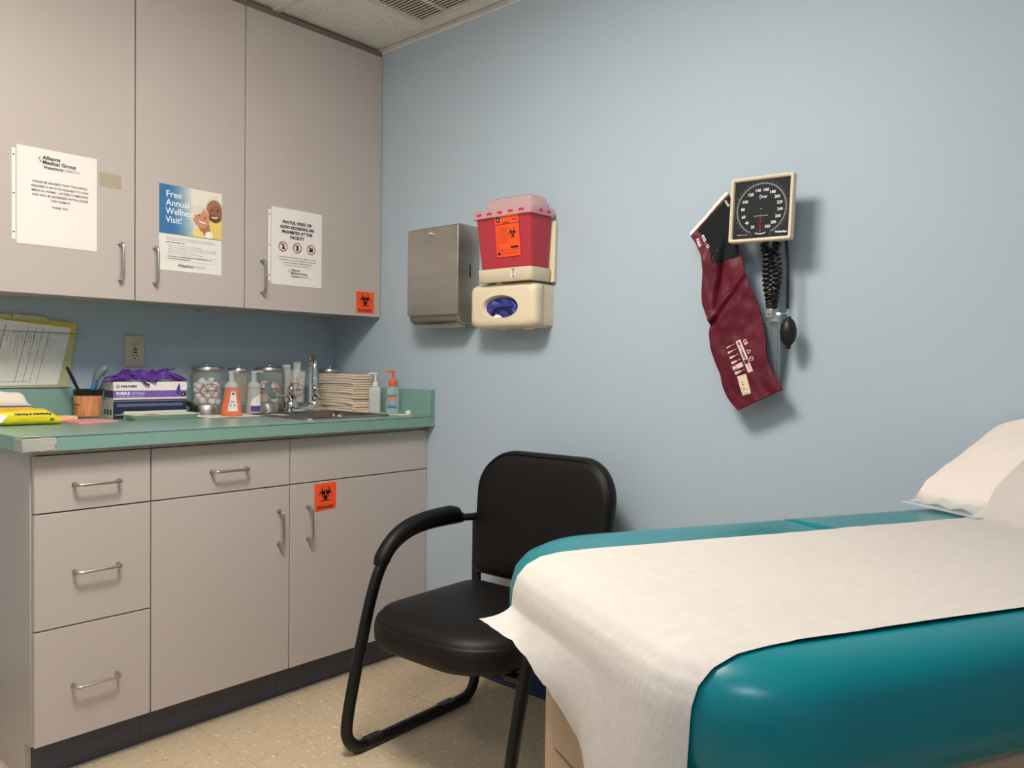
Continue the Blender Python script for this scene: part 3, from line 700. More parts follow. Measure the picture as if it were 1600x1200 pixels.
# sticky notes and pink sheet
t = thing('sticky_notes', 'small pad of pale yellow sticky notes beside the candle cup', 'notepad', (.115, -1.125, ZC), .15)
m = MB('sticky_yellow').box((-.026, -.030, 0), (.026, .030, .010)); m.box((-.024, -.029, .010), (.025, .028, .017)); m.build('pad', t, local=True, smooth=0, bevel=.0008)
m = MB('pink_paper').loft([[(x, y_, z) for x, y_ in [(-.065, -.06), (.065, -.068), (.068, .06), (-.06, .07)]] for z in (0, .004, .0055)])
t = m.build('appointment_cards', smooth=0); t.location = (.20, -1.09, ZC); t.rotation_euler = (0, 0, .25); tag(t, 'thin stack of pink paper slips lying in front of the candle cup', 'paper')
# candle cup
cx, cy = .078, -1.040
t = thing('pencil_cup', 'wood grain glass jar with black rim used as a pen holder', 'cup', (cx, cy, ZC))
MB('wood_grain').lathe([(.040, .012), (.0415, .03), (.042, .078), (.0415, .082), (.036, .082), (.035, .014)], n=36, cap1=True).build('body', t, local=True)
MB('clear_glass').lathe([(.041, 0), (.043, .003), (.043, .010), (.040, .0118)], n=36).build('foot', t, local=True)
MB('black_plastic').lathe([(.0425, .080), (.0435, .082), (.0435, .0985), (.042, .100), (.038, .100), (.038, .083)], n=36, cap0=False, cap1=False).build('rim', t, local=True)
m = MB('ink'); m.c = srgb(96, 60, 36)
m2 = MB('ink'); m2.c = srgb(110, 66, 40); m2.text('VANILLA', .011, 0, .048, 0, 'CENTER', .0003, fit=.036); m2.text('& cedar', .008, 0, .037, 0, 'CENTER', fit=.03); m2.text('candle', .0045, 0, .028, 0, 'CENTER')
a0 = -PI / 2 + .25
m2 = MB('ink'); m2.c = srgb(110, 66, 40)
for s_, z_, sz, ft in (('ESSENTIAL', .047, .009, .036), ('OILS', .037, .006, .014)):
    tmp = MB('ink').text(s_, sz, 0, z_, 0, 'CENTER', .0003, fit=ft)
    vs = [(.0424 * math.cos(a0 + p[0] / .0424), .0424 * math.sin(a0 + p[0] / .0424), p[2]) for p in tmp.v]; m2.add(vs, tmp.f)
m2.build('lettering', t, local=True, smooth=0)
# pens and brush in it
def rod(name, label, cat, a, b, segs):
    t_ = thing(name, label, cat, a); A, B = Vector((0, 0, 0)), Vector(b) - Vector(a)
    for nm, u0, u1, r0, r1, mt in segs:
        MB(mt).tube([A.lerp(B, u0), A.lerp(B, (u0 + u1) / 2), A.lerp(B, u1)], lambda q, r0=r0, r1=r1: r0 + (r1 - r0) * q, 10).build(nm, t_, local=True)
    return t_
rod('ballpoint_pen', 'black and white pen leaning left out of the wood grain cup', 'pen', (cx + .012, cy + .004, ZC + .015), (cx + .02, cy - .072, 1.105), [('barrel', 0, .62, .0035, .0042, 'white_plastic'), ('clip', .50, .70, .0046, .0048, 'black_plastic'), ('cap', .66, 1, .0055, .005, 'black_plastic')])
t = thing('nail_brush', 'blue and grey handled brush standing in the wood grain cup', 'brush', (cx, cy + .006, ZC + .014))
m = MB('brush_blue').tube([(0, -.010, 0), (0, .010, .09), (.004, .020, .128)], lambda q: .006 + .003 * q, 10); m.build('handle', t, local=True)
m = MB('brush_grey').tube(smooth_path([(.004, .014, .115), (.006, .026, .138), (.010, .042, .156), (.012, .052, .156)], 5), lambda q: .012 + .010 * math.sin(q * PI * .85), 14, flat=.7); m.build('head', t, local=True)
m = MB('smoke_plastic').tube([(.01, .006, .05), (.012, .026, .105), (.014, .040, .13)], .0035, 8); m.build('cover', t, local=True)

# two stacked glove boxes + purple gloves
def glove_box(label, z, side_off, top):
    t = thing('glove_box', label, 'box', (.065, -.845 + side_off, z), PI / 2 - .06)
    m = MB('paper'); hx, hy, H2 = .124, .052, (.066 if top else .058)
    m.box((-hx, -hy, 0), (hx, hy, H2)); y = -hy - .0004
    if top:
        m.use('ink', srgb(128, 96, 176)); m.rect(-hx, .012, hx, .036, y); m.use('ink', srgb(60, 50, 92)); m.rect(-hx, 0.001, hx, .006, y)
        m.use('ink', srgb(30, 28, 34)); m.ring2(-.110, .051, .0035, .0055, y - .0002); m.text('HALYARD', .0095, -.10, .0475, y - .0002, 'LEFT', .0006, fit=.052)
        m.use('ink', srgb(246, 244, 250)); m.text('PURPLE', .0125, -.115, .0225, y - .0004, 'LEFT', .0008, fit=.044); m.text('NITRILE', .0125, -.066, .0225, y - .0004, 'LEFT', fit=.042); m.text('POWDER-FREE EXAM GLOVES', .0050, -.115, .0145, y - .0004, 'LEFT', fit=.088)
        m.use('ink', srgb(74, 70, 150)); m.poly([(.088, .020), (.098, .020), (.101, .038), (.099, .056), (.095, .060), (.092, .050), (.089, .046), (.086, .034)], y - .0004)
        m.use('ink', srgb(22, 20, 26)); m.disc(.110, .022, .0085, y - .0005); m.use('ink', srgb(240, 240, 240)); m.text('S', .010, .110, .0185, y - .0007, 'CENTER', .0004)
        # end panel
        m.use('ink', srgb(110, 84, 130)); m.add([(-hx - .0004, -hy, .012), (-hx - .0004, hy, .012), (-hx - .0004, hy, .036), (-hx - .0004, -hy, .036)], [(0, 1, 2, 3)])
    else:
        m.use('ink', srgb(34, 42, 74)); m.rect(-hx, .024, hx, H2, y); m.rect(-hx, 0, -.09, .024, y); m.use('ink', srgb(96, 108, 140)); m.rect(-.112, .040, .11, .050, y - .0002)
        m.use('ink', srgb(220, 222, 232)); m.text('LARGE', .008, -.106, .010, y - .0002, 'CENTER')
        m.use('ink', srgb(90, 88, 92))
        for k in range(3): m.add([(-hx - .0004, -hy + .012 + k * .03, .012), (-hx - .0004, -hy + .030 + k * .03, .012), (-hx - .0004, -hy + .030 + k * .03, .030), (-hx - .0004, -hy + .012 + k * .03, .030)], [(0, 1, 2, 3)])
    m.build('carton', t, local=True, smooth=0, bevel=.0008)
    return t
glove_box('navy and white glove box under the purple glove box', ZC, 0, False)
glove_box('white and purple glove box on top of a navy one', ZC + .0585, .001, True)
t = thing('purple_gloves', 'crumpled purple nitrile gloves spilling over the top of the glove box', 'gloves', (.065, -.845, ZC + .125), PI / 2 - .06)
def crumple(u, v):
    x = -.118 + .236 * u; y_ = -.045 + .088 * v; e = min(1, min(u, 1 - u) * 5) * min(1, min(v, 1 - v) * 4 + .25)
    r1 = 1 - abs(nz(u * 5.2 + 3, v * 2.6, 1.7)) * 2.2; r2 = 1 - abs(nz(u * 11, v * 6, 4.1)) * 2
    return (x + .008 * nz(u * 6, v * 6, 9), y_ + .006 * nz(u * 7, v * 5, 2), .0015 + e * (.012 + .022 * max(0, r1) + .008 * max(0, r2)))
m = MB('purple_nitrile').grid(crumple, 60, 26); m.build('glove_heap', t, local=True, smooth=70, solid=.0012)
fg = [[(-.085, -.035, .012), (-.115, -.045, .010), (-.140, -.040, .002), (-.152, -.030, .004)], [(-.08, -.01, .02), (-.12, -.02, .018), (-.146, -.012, .008)], [(-.05, -.04, .018), (-.03, -.056, .006), (-.02, -.0585, -.006), (-.008, -.0575, -.012)], [(-.06, -.03, .03), (-.03, -.05, .016), (.0, -.0575, .004), (.016, -.058, -.002)],
      [(.03, -.02, .034), (.055, -.03, .044), (.075, -.036, .043), (.088, -.036, .048)], [(.07, -.03, .03), (.095, -.045, .014), (.112, -.050, .006), (.124, -.053, .004)], [(.06, 0, .03), (.09, -.02, .026), (.11, -.03, .018), (.130, -.035, .006)]]
for i, p in enumerate(fg):
    MB('purple_nitrile').tube(smooth_path(p, 5), lambda q: .0085 - .003 * q, 12, flat=.55).build('glove_finger', t, local=True)
# black tape roll beside the box
t = thing('tape_roll', 'black roll lying upright between the glove box and the first jar', 'tape', (.09, -.705, ZC + .0262), 0)
MB('black_plastic').lathe([(.011, -.012), (.026, -.012), (.026, .012), (.011, .012), (.011, -.012)], n=32, cap0=False, cap1=False, axis='y').build('roll', t, local=True)
MB('smoke_plastic').lathe([(.0085, -.011), (.0108, -.011), (.0108, .011), (.0085, .011), (.0085, -.011)], n=24, cap0=False, cap1=False, axis='y').build('core', t, local=True)
t.rotation_euler = (0, 0, .9)
# white instrument tray
t = thing('instrument_tray', 'shallow pale green plastic tray in front of the glove boxes', 'tray', (.19, -.845, ZC), PI / 2 - .03)
m = MB('tray_plastic'); rr = lambda i, z: [(x, y_, z) for x, y_ in rrect(-.118, -.055, .118, .055, (.018,) * 4, i, 5)]
m.loft([rr(.016, 0), rr(.006, .012), (rr(0, .017)), rr(0, .0182), rr(.008, .0172), rr(.020, .004)], True, True); m.build('tray_body', t, local=True, smooth=50)
m = MB('napkin').box((-.02, -.035, .014), (.10, .03, .0185)); m.use('ink', srgb(190, 120, 110)); m.box((-.055, -.03, .014), (-.024, -.0, .0175)); m = m.build('packet', None, smooth=0, bevel=.001)
m.location = t.location; m.rotation_euler = t.rotation_euler; tag(m, 'flat white paper packets lying in the pale green tray', 'packet')
t = MB('napkin').loft([[(x, y_, z) for x, y_ in [(-.02, -.02), (.02, -.024), (.024, .014), (-.014, .02)]] for z in (0, .006)]).build('folded_gauze', smooth=0); t.location = (.15, -.71, ZC); tag(t, 'small folded white gauze between the tray and the black roll', 'gauze')

# napkin under the soap pumps
t = MB('napkin').grid(lambda u, v: (.07 + .19 * v + .03 * u, -.715 + .31 * u, ZC + .0008 + .003 * max(0, nz(u * 5, v * 3, 8)) * (v > .6)), 20, 8).build('paper_towel_sheet', smooth=60, solid=.0008); t['label'] = 'white paper towel spread on the counter under the soap pumps and jars'; t['category'] = 'paper towel'

# glass jars
def jar_mesh(t, r, h, lid=True, base=.038):
    MB('steel').lathe([(r + .0005, .0005), (r + .0022, .0005), (r + .0022, base - .002), (r + .0008, base)], n=40).build('metal_base', t, local=True)
    m = MB('clear_glass'); th = .0024
    m.lathe([(r, base - .006), (r, h - .016), (r - .003, h - .008), (r - .002, h), (r - .002 - th, h), (r - .003 - th, h - .008), (r - th, h - .018), (r - th, base - .002)], n=40, cap0=True, cap1=True)
    m.build('glass', t, local=True)
    if lid:
        l = MB('steel').lathe([(r - .006, h + .0006), (r + .001, h + .0006), (r + .003, h + .0025), (r + .003, h + .012), (r + .001, h + .0155), (r - .006, h + .0175), (.004, h + .019)], n=40).build('lid', t, local=True)
        MB('chrome').lathe([(.003, h + .018), (.003, h + .022), (.0065, h + .024), (.007, h + .029), (.004, h + .032)], n=16).build('knob', l, local=True)
def jar_label(t, r, ang, s, z, word_fit=.052):   # red oval with red-brown word on the glass
    m = MB('ink'); m.c = srgb(190, 40, 44); rr_ = r + .0006
    fl = MB('ink').ring2(0, 0, .0250, .0270, 0, n=40, sx=1.38); fl.ring2(0, 0, .0228, .0234, 0, n=40, sx=1.42)
    fl.disc(0, -.0175, .0022, 0, 10)
    def wrap(mm): return [(rr_ * math.cos(ang + p[0] / rr_), rr_ * math.sin(ang + p[0] / rr_), z + p[2]) for p in mm.v]
    m.add(wrap(fl), fl.f); m.c = srgb(90, 34, 32)
    tx = MB('ink').text(s, .0105, 0, -.003, 0, 'CENTER', .0003, fit=word_fit); m.add(wrap(tx), tx.f); m.build('oval_label', t, local=True, smooth=0)
JR, JH, CAM_A = .0545, .162, -PI / 2 + .72
jx = .0765
jars = {}
def jar(key, label, x, y, r=JR, h=JH, lid=True):
    t = thing('glass_jar', label, 'jar', (x, y, ZC)); jar_mesh(t, r, h, lid); jars[key] = t; return t
j = jar('cotton', 'lidded glass jar of white cotton balls, leftmost of the jars', jx, -.622); jar_label(j, JR, CAM_A + .62, 'COTTON', .090)
j = jar('swab', 'narrow lidded glass jar of wooden swab sticks behind the soap pumps', .072, -.492, .037, JH - .004)
j = jar('bandage', 'lidded glass jar marked with a red oval holding rolled bandages', jx, -.362); jar_label(j, JR, CAM_A + .25, 'BANDAGES', .094, .060)
j = jar('depressor', 'open glass jar stuffed with clear wrapped packets behind the faucet', .0705, -.245, .047, .168, False); jar_label(j, .047, CAM_A + .45, 'TONGUE', .088, .05)
j = jar('gauze', 'lidded glass jar of gauze at the corner beside the paper towels', .0665, -.068, .042, JH - .004); 

def ball_mesh(seed, r, mt='cotton'):
    m = MB(mt); rings = []
    for i in range(1, 9):
        th = PI * i / 9; ring = []
        for k in range(12):
            a = 2 * PI * k / 12; d = Vector((math.sin(th) * math.cos(a), math.sin(th) * math.sin(a), math.cos(th))); q = r * (1 + .28 * nz(d.x * 1.8 + seed, d.y * 1.8, d.z * 1.8)); ring.append(tuple(d * q))
        rings.append(ring)
    m.loft(rings); return m
b0 = ball_mesh(1, .0125).build('cotton_ball', smooth=80); tag(b0, 'white cotton ball among the others in the leftmost glass jar', 'cotton ball', 'cotton balls in the glass jar')
b1 = ball_mesh(5, .0120).build('cotton_ball', smooth=80); tag(b1, 'white cotton ball among the others in the leftmost glass jar', 'cotton ball', 'cotton balls in the glass jar')
r = random.Random(3); first = [b0, b1]
jc = Vector((jx, -.622, ZC)); placed = []
for lay in range(5):
    z = .052 + lay * .0185
    for k in range(7 if lay < 4 else 4):
        a = k * 2 * PI / (7 if lay < 4 else 4) + lay * .45; rr_ = .0365 if lay < 4 else .022
        placed.append((rr_ * math.cos(a) + r.uniform(-.002, .002), rr_ * math.sin(a) + r.uniform(-.002, .002), z + r.uniform(-.003, .003)))
for lay in range(4): placed.append((.0, 0, .056 + lay * .021))
for i, p in enumerate(placed):
    if i < 2: o = first[i]
    else: o = first[i % 2].copy(); COL.objects.link(o)
    o.location = jc + Vector(p); o.rotation_euler = (r.uniform(0, 6), r.uniform(0, 6), r.uniform(0, 6))
# swab sticks
s0 = MB('wood_stick').lathe([(.0010, -.05), (.0012, .0), (.0010, .05)], n=6).build('swab_stick', smooth=60); tag(s0, 'tan wooden swab stick in the narrow glass jar', 'swab', 'wooden sticks in the narrow jar')
for i in range(34):
    a = r.uniform(0, 2 * PI); q = .027 * math.sqrt(r.random()); o = s0 if i == 0 else s0.copy()
    if i: COL.objects.link(o)
    tilt = r.uniform(-.16, .16); o.location = (.072 + q * math.cos(a), -.492 + q * math.sin(a), ZC + .0935); o.rotation_euler = (tilt * .35, .10 + tilt * .15, 0); o.scale = (1.25, 1.25, 1.0)
    dxy = math.hypot(q * math.cos(a), q * math.sin(a))
# rolled bandages
def roll(c, R, L, rot, label):
    m = MB('gauze'); m.lathe([(.002, 0), (R, 0), (R * 1.03, L * .5), (R, L), (.002, L)], n=20)
    o = m.build('bandage_roll', smooth=50); o.location = c; o.rotation_euler = rot; tag(o, label, 'bandage', 'bandage rolls in the glass jar')
for i, (p, ro) in enumerate([((-.026, -.020, .042), (0, .2, 0)), ((.018, -.024, .042), (.1, -.1, 0)), ((.0, .024, .042), (0, .1, .5)), ((-.022, .0, .086), (.9, .6, 0)), ((.022, -.006, .084), (-.5, .5, .4)), ((.0, -.02, .098), (1.2, .2, .9))]):
    roll((jx + p[0] * .9, -.362 + p[1] * .9, ZC + p[2]), .0155, .034, ro, 'rolled cream bandage inside the glass jar marked with a red oval')
# gauze wads in the corner jar
for i, (p, s_) in enumerate([((0, 0, .060), 1.0), ((-.010, -.012, .082), .9), ((.012, .006, .088), .85), ((.0, -.004, .104), .7)]):
    m = ball_mesh(20 + i, .027 * s_, 'gauze'); o = m.build('gauze_wad', smooth=80); o.location = (.0665 + p[0] * .7, -.068 + p[1] * .7, ZC + p[2]); o.scale = (.95, .95, .8); tag(o, 'cream gauze wad inside the glass jar beside the paper towels', 'gauze', 'gauze wads in the corner jar')
# packets in the open jar
mat('packet_film', srgb(226, 226, 220), .3, alpha=.8, bump=(60, .5, .002))
pk = [((-.012, -.022, .098), (.06, -.03, .9), .19, 'clear plastic wrapped packet leaning left out of the open jar'), ((.005, .006, .104), (-.03, .04, .7), .20, 'clear plastic wrapped packet standing upright in the open jar'), ((.012, .022, .085), (-.12, .05, .8), .155, 'short clear wrapped packet on the right in the open jar')]
for p, ro, L, lb in pk:
    m = MB('packet_film'); m.grid(lambda u, v, L=L: (-.015 + .03 * u, .0015 * nz(u * 3, v * 4, L * 50), -L / 2 + L * v), 6, 16)
    m.use('white_plastic').box((-.006, -.0015, -L / 2 + .01), (.006, .001, L / 2 - .03))
    o = m.build('wrapped_packet', smooth=40, solid=.0006); o.location = (.0705 + p[0], -.245 + p[1], ZC + p[2] - .002); o.rotation_euler = (ro[0] + (.16 if p[0] < 0 else 0), ro[1], ro[2]); tag(o, lb, 'packet')
for i in range(9):
    o = s0.copy(); COL.objects.link(o); a = i * .7; o.location = (.0705 + .02 * math.cos(a), -.245 + .02 * math.sin(a), ZC + .094); o.rotation_euler = (r.uniform(-.25, .25), r.uniform(-.2, .2), 0); o['label'] = 'slim stick standing among the packets in the open jar'; o['group'] = 'sticks in the open jar'; o.scale = (1.3, 1.3, 1)

# soap pumps
def pump(t, z, mt, spout_dir, r=.014, h=.062, dome=True):
    if dome: MB(mt).lathe([(.0225, z), (.0245, z + .004), (.0235, z + .012), (.016, z + .022), (.0105, z + .026), (.010, z + h - .012), (.010, z + h - .004)], n=24).build('pump_collar', t, local=True)
    else: MB(mt).lathe([(.012, z), (.0125, z + .002), (.0125, z + .014), (.006, z + .020), (.0042, z + .022), (.0042, z + h - .008)], n=20).build('pump_collar', t, local=True)
    m = MB(mt); d = Vector(spout_dir)
    if dome: m.lathe([(.011, z + h - .008), (.0125, z + h - .006), (.0125, z + h + .002), (.009, z + h + .004)], n=20); m.tube([d * .006 + Vector((0, 0, z + h - .001)), d * .024 + Vector((0, 0, z + h + .001)), d * .036 + Vector((0, 0, z + h - .002))], .0042, 8)
    else: m.lathe([(.0075, z + h - .009), (.0085, z + h - .007), (.0075, z + h)], n=16); m.tube([d * .003 + Vector((0, 0, z + h - .003)), d * .022 + Vector((0, 0, z + h - .003)), d * .030 + Vector((0, 0, z + h - .007))], .0032, 8)
    m.build('pump_head', t, local=True)
toL = (-.66, -.75, 0)   # roughly sideways as seen from the room
t = thing('soap_dispenser', 'clear pump bottle of orange foaming soap on the paper towel', 'soap', (.215, -.60, ZC + .002), .72)
MB('soap_orange').lathe([(.036, 0), (.038, .003), (.037, .02), (.030, .055), (.0255, .085), (.0245, .098), (.022, .102)], n=36, sx=1.0, sy=.72).build('bottle', t, local=True)
m = MB('white_plastic'); lab = [(-.004, .018), (.030, .018), (.021, .088), (.006, .088)]
SPR = [(0, .036), (.003, .038), (.02, .037), (.055, .030), (.085, .0255), (.098, .0245), (.102, .022)]
def soap_lab(x, z):
    rr_ = lin0(SPR, z); return -.72 * math.sqrt(max(1e-5, rr_ * rr_ - x * x)) - .0016
N = 8
for k in range(12):
    for q in range(5):
        za, zb_ = .018 + .070 * k / 12, .018 + .070 * (k + 1) / 12
        L_ = lambda z: (-.004 + .010 * (z - .018) / .07, .029 - .010 * (z - .018) / .07)
        (a0_, a1_), (b0_, b1_) = L_(za), L_(zb_); xa, xb = a0_ + (a1_ - a0_) * q / 5, a0_ + (a1_ - a0_) * (q + 1) / 5; xc, xd = b0_ + (b1_ - b0_) * q / 5, b0_ + (b1_ - b0_) * (q + 1) / 5
        m.add([(xa, soap_lab(xa, za), za), (xb, soap_lab(xb, za), za), (xd, soap_lab(xd, zb_), zb_), (xc, soap_lab(xc, zb_), zb_)], [(0, 1, 2, 3)])
m.use('ink', srgb(40, 44, 70)); m.add([(.009, soap_lab(.009, .076) - .0006, .076), (.016, soap_lab(.016, .076) - .0006, .076), (.0155, soap_lab(.0155, .085) - .0006, .085), (.010, soap_lab(.010, .085) - .0006, .085)], [(0, 1, 2, 3)])
m.use('ink', srgb(60, 60, 90)); m.text('Foam', .007, .0125, .050, soap_lab(.008, .05) - .001, 'CENTER', .0003, fit=.013); m.use('ink', srgb(60, 150, 150)); m.add([(.004, soap_lab(.004, .034) - .0006, .034), (.020, soap_lab(.020, .034) - .0006, .034), (.020, soap_lab(.020, .044) - .0006, .044), (.004, soap_lab(.004, .044) - .0006, .044)], [(0, 1, 2, 3)])
m.build('front_label', t, local=True, smooth=0)
pump(t, .100, 'clear_plastic', (.8, -.5, 0), h=.060)
t = thing('soap_dispenser', 'clear pump bottle with white and purple label beside the orange soap', 'soap', (.175, -.487, ZC + .002), .72)
MB('soap_clear').lathe([(.026, 0), (.028, .003), (.0275, .03), (.0255, .075), (.0245, .095), (.021, .100)], n=36, sx=1.0, sy=.8).build('bottle', t, local=True)
m = MB('white_plastic')
for k in range(10):
    a, b = -PI / 2 - .15 + k * .14, -PI / 2 - .15 + (k + 1) * .14; za = .012; R1 = .0285
    for z_a, z_b, mt_, c_ in ((.012, .032, 'ink', srgb(84, 72, 150)), (.032, .048 + .028 * (k / 9) ** .6, 'white_plastic', None)):
        m.use(mt_, c_); m.add([(R1 * math.cos(a), R1 * .82 * math.sin(a), z_a), (R1 * math.cos(b), R1 * .82 * math.sin(b), z_a), (R1 * .97 * math.cos(b), R1 * .8 * math.sin(b), z_b), (R1 * .97 * math.cos(a), R1 * .8 * math.sin(a), z_b)], [(0, 1, 2, 3)])
m.build('front_label', t, local=True, smooth=0)
pump(t, .098, 'clear_plastic', (1, -.1, 0), h=.062)
# paper towel stack: each folded towel its own thing
r = random.Random(11); z = ZC + .0012; tw = []
for i in range(15):
    th = r.uniform(.0088, .0105) if i > 4 else r.uniform(.0105, .0125)
    if i in (0, 1, 2): pass
    key = i % 4
    if i < 4:
        m = MB('towel_paper'); hx, hy = .118, .048; sd = i * 3.3; N_ = 14
        def top(u, v, zz, k): return (-hx + 2 * hx * u + .002 * nz(v * 3, k, sd), -hy + 2 * hy * v + .002 * nz(u * 3, k + 4, sd), zz + .0016 * nz(u * 2.5, v * 1.6, sd))
        ring = lambda zz, k, ins: [(p[0], p[1], zz + .0014 * nz(p[0] * 20, p[1] * 20, sd) - .0012 * (abs(p[0]) > hx * .9)) for p in rrect(-hx + ins, -hy + ins, hx - ins, hy - ins, (.004, .004, .004, .004), 0, 3)]
        def dense(zz, ins):
            pts = []
            for (ax, ay, bx, by) in ((-hx, -hy, hx, -hy), (hx, -hy, hx, hy), (hx, hy, -hx, hy), (-hx, hy, -hx, -hy)):
                for q in range(10):
                    f_ = q / 10; x_, y_ = ax + (bx - ax) * f_, ay + (by - ay) * f_; s_ = 1 - ins / .05
                    pts.append((x_ * s_ + .0012 * nz(x_ * 30, y_ * 30, sd + 9), y_ * s_, zz + .0012 * nz(x_ * 16, y_ * 16, sd) - .002 * max(0, (abs(x_) / hx - .85) / .15)))
            return pts
        m.loft([dense(0, .0026), dense(.0009, .0007), dense(.0022, 0), dense(.0040, 0), dense(.0052, .0007), dense(.0061, .0026)])
        o = m.build('folded_paper_towel', smooth=50); tw.append(o)
    else: o = tw[i % 4].copy(); COL.objects.link(o)
    o.scale = (1, 1, th / .0062); o.location = (.197 + r.uniform(-.003, .003) + (.0 if i > 4 else r.uniform(-.006, .008)), -.084 + r.uniform(-.003, .002), z); o.rotation_euler = (0, 0, r.uniform(-.014, .014) + (0 if i > 4 else r.uniform(-.03, .03)))
    z += th; tag(o, 'cream folded paper towel in the stack beside the faucet', 'paper towel', 'folded paper towels in the stack')
o['label'] = 'topmost cream folded paper towel of the stack beside the faucet'; del o['group']
# napkin under the pump bottles
t = MB('napkin').grid(lambda u, v: (.31 + .25 * u, -.115 + .085 * v + .02 * u, ZC + .0008 + .0025 * max(0, nz(u * 4, v * 3, 1))), 14, 6).build('napkin', smooth=60, solid=.0008); tag(t, 'crumpled white paper napkin under the two small pump bottles', 'napkin')
t = thing('lotion_bottle', 'small frosted pump bottle with cream top next to the paper towels', 'bottle', (.365, -.060, ZC + .003), .6)
m = MB('lotion_white').loft([[(x, y_, z) for x, y_ in rrect(-.024, -.016, .024, .016, (.008,) * 4, i, 4)] for i, z in ((.002, 0), (0, .003), (0, .088), (.003, .098), (.010, .104))]); m.build('bottle', t, local=True, smooth=50)
pump(t, .103, 'cream_plastic', (-.95, -.3, 0), h=.056, dome=False)
t = thing('sanitizer_bottle', 'clear hand sanitizer bottle with bright orange pump by the side splash', 'bottle', (.475, -.062, ZC + .003), .7)
m = MB('gel_clear').lathe([(.024, 0), (.026, .003), (.026, .085), (.022, .100), (.013, .108), (.012, .110)], n=30, sx=1, sy=.8); m.build('bottle', t, local=True)
m = MB('ink'); R1 = .0265
for k in range(9):
    a, b = -PI / 2 - .75 + k * 1.5 / 9, -PI / 2 - .75 + (k + 1) * 1.5 / 9
    for z_a, z_b, c_ in ((.022, .030, (60, 120, 180)), (.032, .040, (150, 160, 190)), (.052, .064, (236, 130, 110)), (.066, .074, (70, 140, 140))):
        m.c = srgb(*c_); m.add([(R1 * math.cos(a), R1 * .82 * math.sin(a), z_a), (R1 * math.cos(b), R1 * .82 * math.sin(b), z_a), (R1 * math.cos(b), R1 * .82 * math.sin(b), z_b), (R1 * math.cos(a), R1 * .82 * math.sin(a), z_b)], [(0, 1, 2, 3)])
m.build('print_label', t, local=True, smooth=0)
MB('orange_plastic').lathe([(.0145, .108), (.015, .110), (.016, .120), (.0165, .126), (.014, .132), (.007, .136), (.0048, .138), (.0048, .162)], n=22).build('pump_collar', t, local=True)
m = MB('orange_plastic').lathe([(.008, .160), (.009, .162), (.008, .169)], n=16); m.tube([(-.003, 0, .166), (-.022, -.010, .166), (-.030, -.014, .162)], .0033, 8); m.build('pump_head', t, local=True)
o = ball_mesh(31, .0105).build('loose_cotton_ball', smooth=80); o.location = (.548, -.045, ZC + .0092); tag(o, 'single cotton ball lying on the counter beside the side splash', 'cotton ball')

# ------------------------------------------------------------------ blue wall: paper towel dispenser
t = thing('paper_towel_dispenser', 'brushed stainless steel paper towel dispenser on the blue wall', 'dispenser', (.75, 0, 1.28))
X0, X1, YF, ZB, ZTp = .614, .881, -.110, 1.308, 1.628
m = MB('brushed_steel'); prof = [(-.0005, ZTp - .0), (-.098, ZTp + .002), (YF, ZTp - .006), (YF, ZB + .004), (YF + .004, ZB), (YF + .008, ZB - .004), (-.0995, ZB - .018), (-.085, ZB - .030), (-.0005, ZB - .030)]
m.loft([[(X0 + .0015, y_, z) for y_, z in prof], [(X1 - .0015, y_, z) for y_, z in prof]]); m.build('cabinet', t, bevel=.004, seg=3)
m = MB('brushed_steel'); prof = [(YF - .0002, ZTp - .006), (YF - .003, ZTp - .004), (YF - .003, ZB), (YF - .0002, ZB)]
m.loft([[(X0, y_, z) for y_, z in prof], [(X1, y_, z) for y_, z in prof]]); m.build('front_door', t, bevel=.0012)
m = MB('chrome').lathe([(.0075, 0), (.0085, -.003), (.007, -.008), (.003, -.009)], axis='y', c=(.738, YF - .003, 1.603), n=20); m.use('black_plastic').box((.7365, YF - .0125, 1.600), (.7385, YF - .0115, 1.606)); m.build('lock', t)
m = MB('black_plastic').box((X1 - .0015, -.052, 1.44), (X1 - .0008, -.046, 1.488)); m.build('level_slot', t, smooth=0)
m = MB('brushed_steel'); m.grid(lambda u, v: (X0 + .012 + (X1 - X0 - .024) * u, -.100 + .075 * v, ZB - .0305 - .010 * math.sin(PI * u) * math.sin(PI * min(1, v * 1.3 + .1))), 18, 8); m.build('towel_chute', t, smooth=60, solid=.001)
m = MB('towel_paper').box((X0 + .03, -.07, ZB - .042), (X1 - .03, -.04, ZB - .034)); m.build('paper_towel', t, smooth=0)

# glove box holder
t = thing('glove_holder', 'beige plastic glove box holder below the red sharps container', 'glove holder', (1.08, 0, 1.255))
GX0, GX1, GZ0, GZ1, GY = .937, 1.232, 1.255, 1.405, -.108
gcx, gcz = (GX0 + GX1) / 2, (GZ0 + GZ1) / 2; hw, hh = (GX1 - GX0) / 2, (GZ1 - GZ0) / 2
def ro(w_, h_, y_, p=7, cx=gcx, cz=gcz): return [(a, y_, b) for a, b in sup(w_, h_, p, 64, cx, cz)]
ocx, ocz, ow, oh = gcx - .006, gcz - .006, .077, .036
m = MB('beige_plastic'); m.loft([ro(hw - .008, hh, -.0008, 14), ro(hw - .006, hh, -.045, 14), ro(hw - .003, hh - .0005, -.062, 12), ro(hw - .001, hh, -.064, 12), ro(hw, hh, GY + .02, 10), ro(hw - .003, hh - .003, GY + .008, 9), ro(hw - .012, hh - .012, GY + .001, 7), ro(hw - .022, hh - .022, GY, 6), ro(ow + .016, oh + .014, GY - .0005, 2.2, ocx, ocz), ro(ow + .006, oh + .005, GY - .001, 2, ocx, ocz), ro(ow, oh, GY + .006, 2, ocx, ocz), ro(ow - .002, oh - .002, GY + .016, 2, ocx, ocz)], False, False)
m.build('shell', t, smooth=50)
m = MB('beige_plastic')
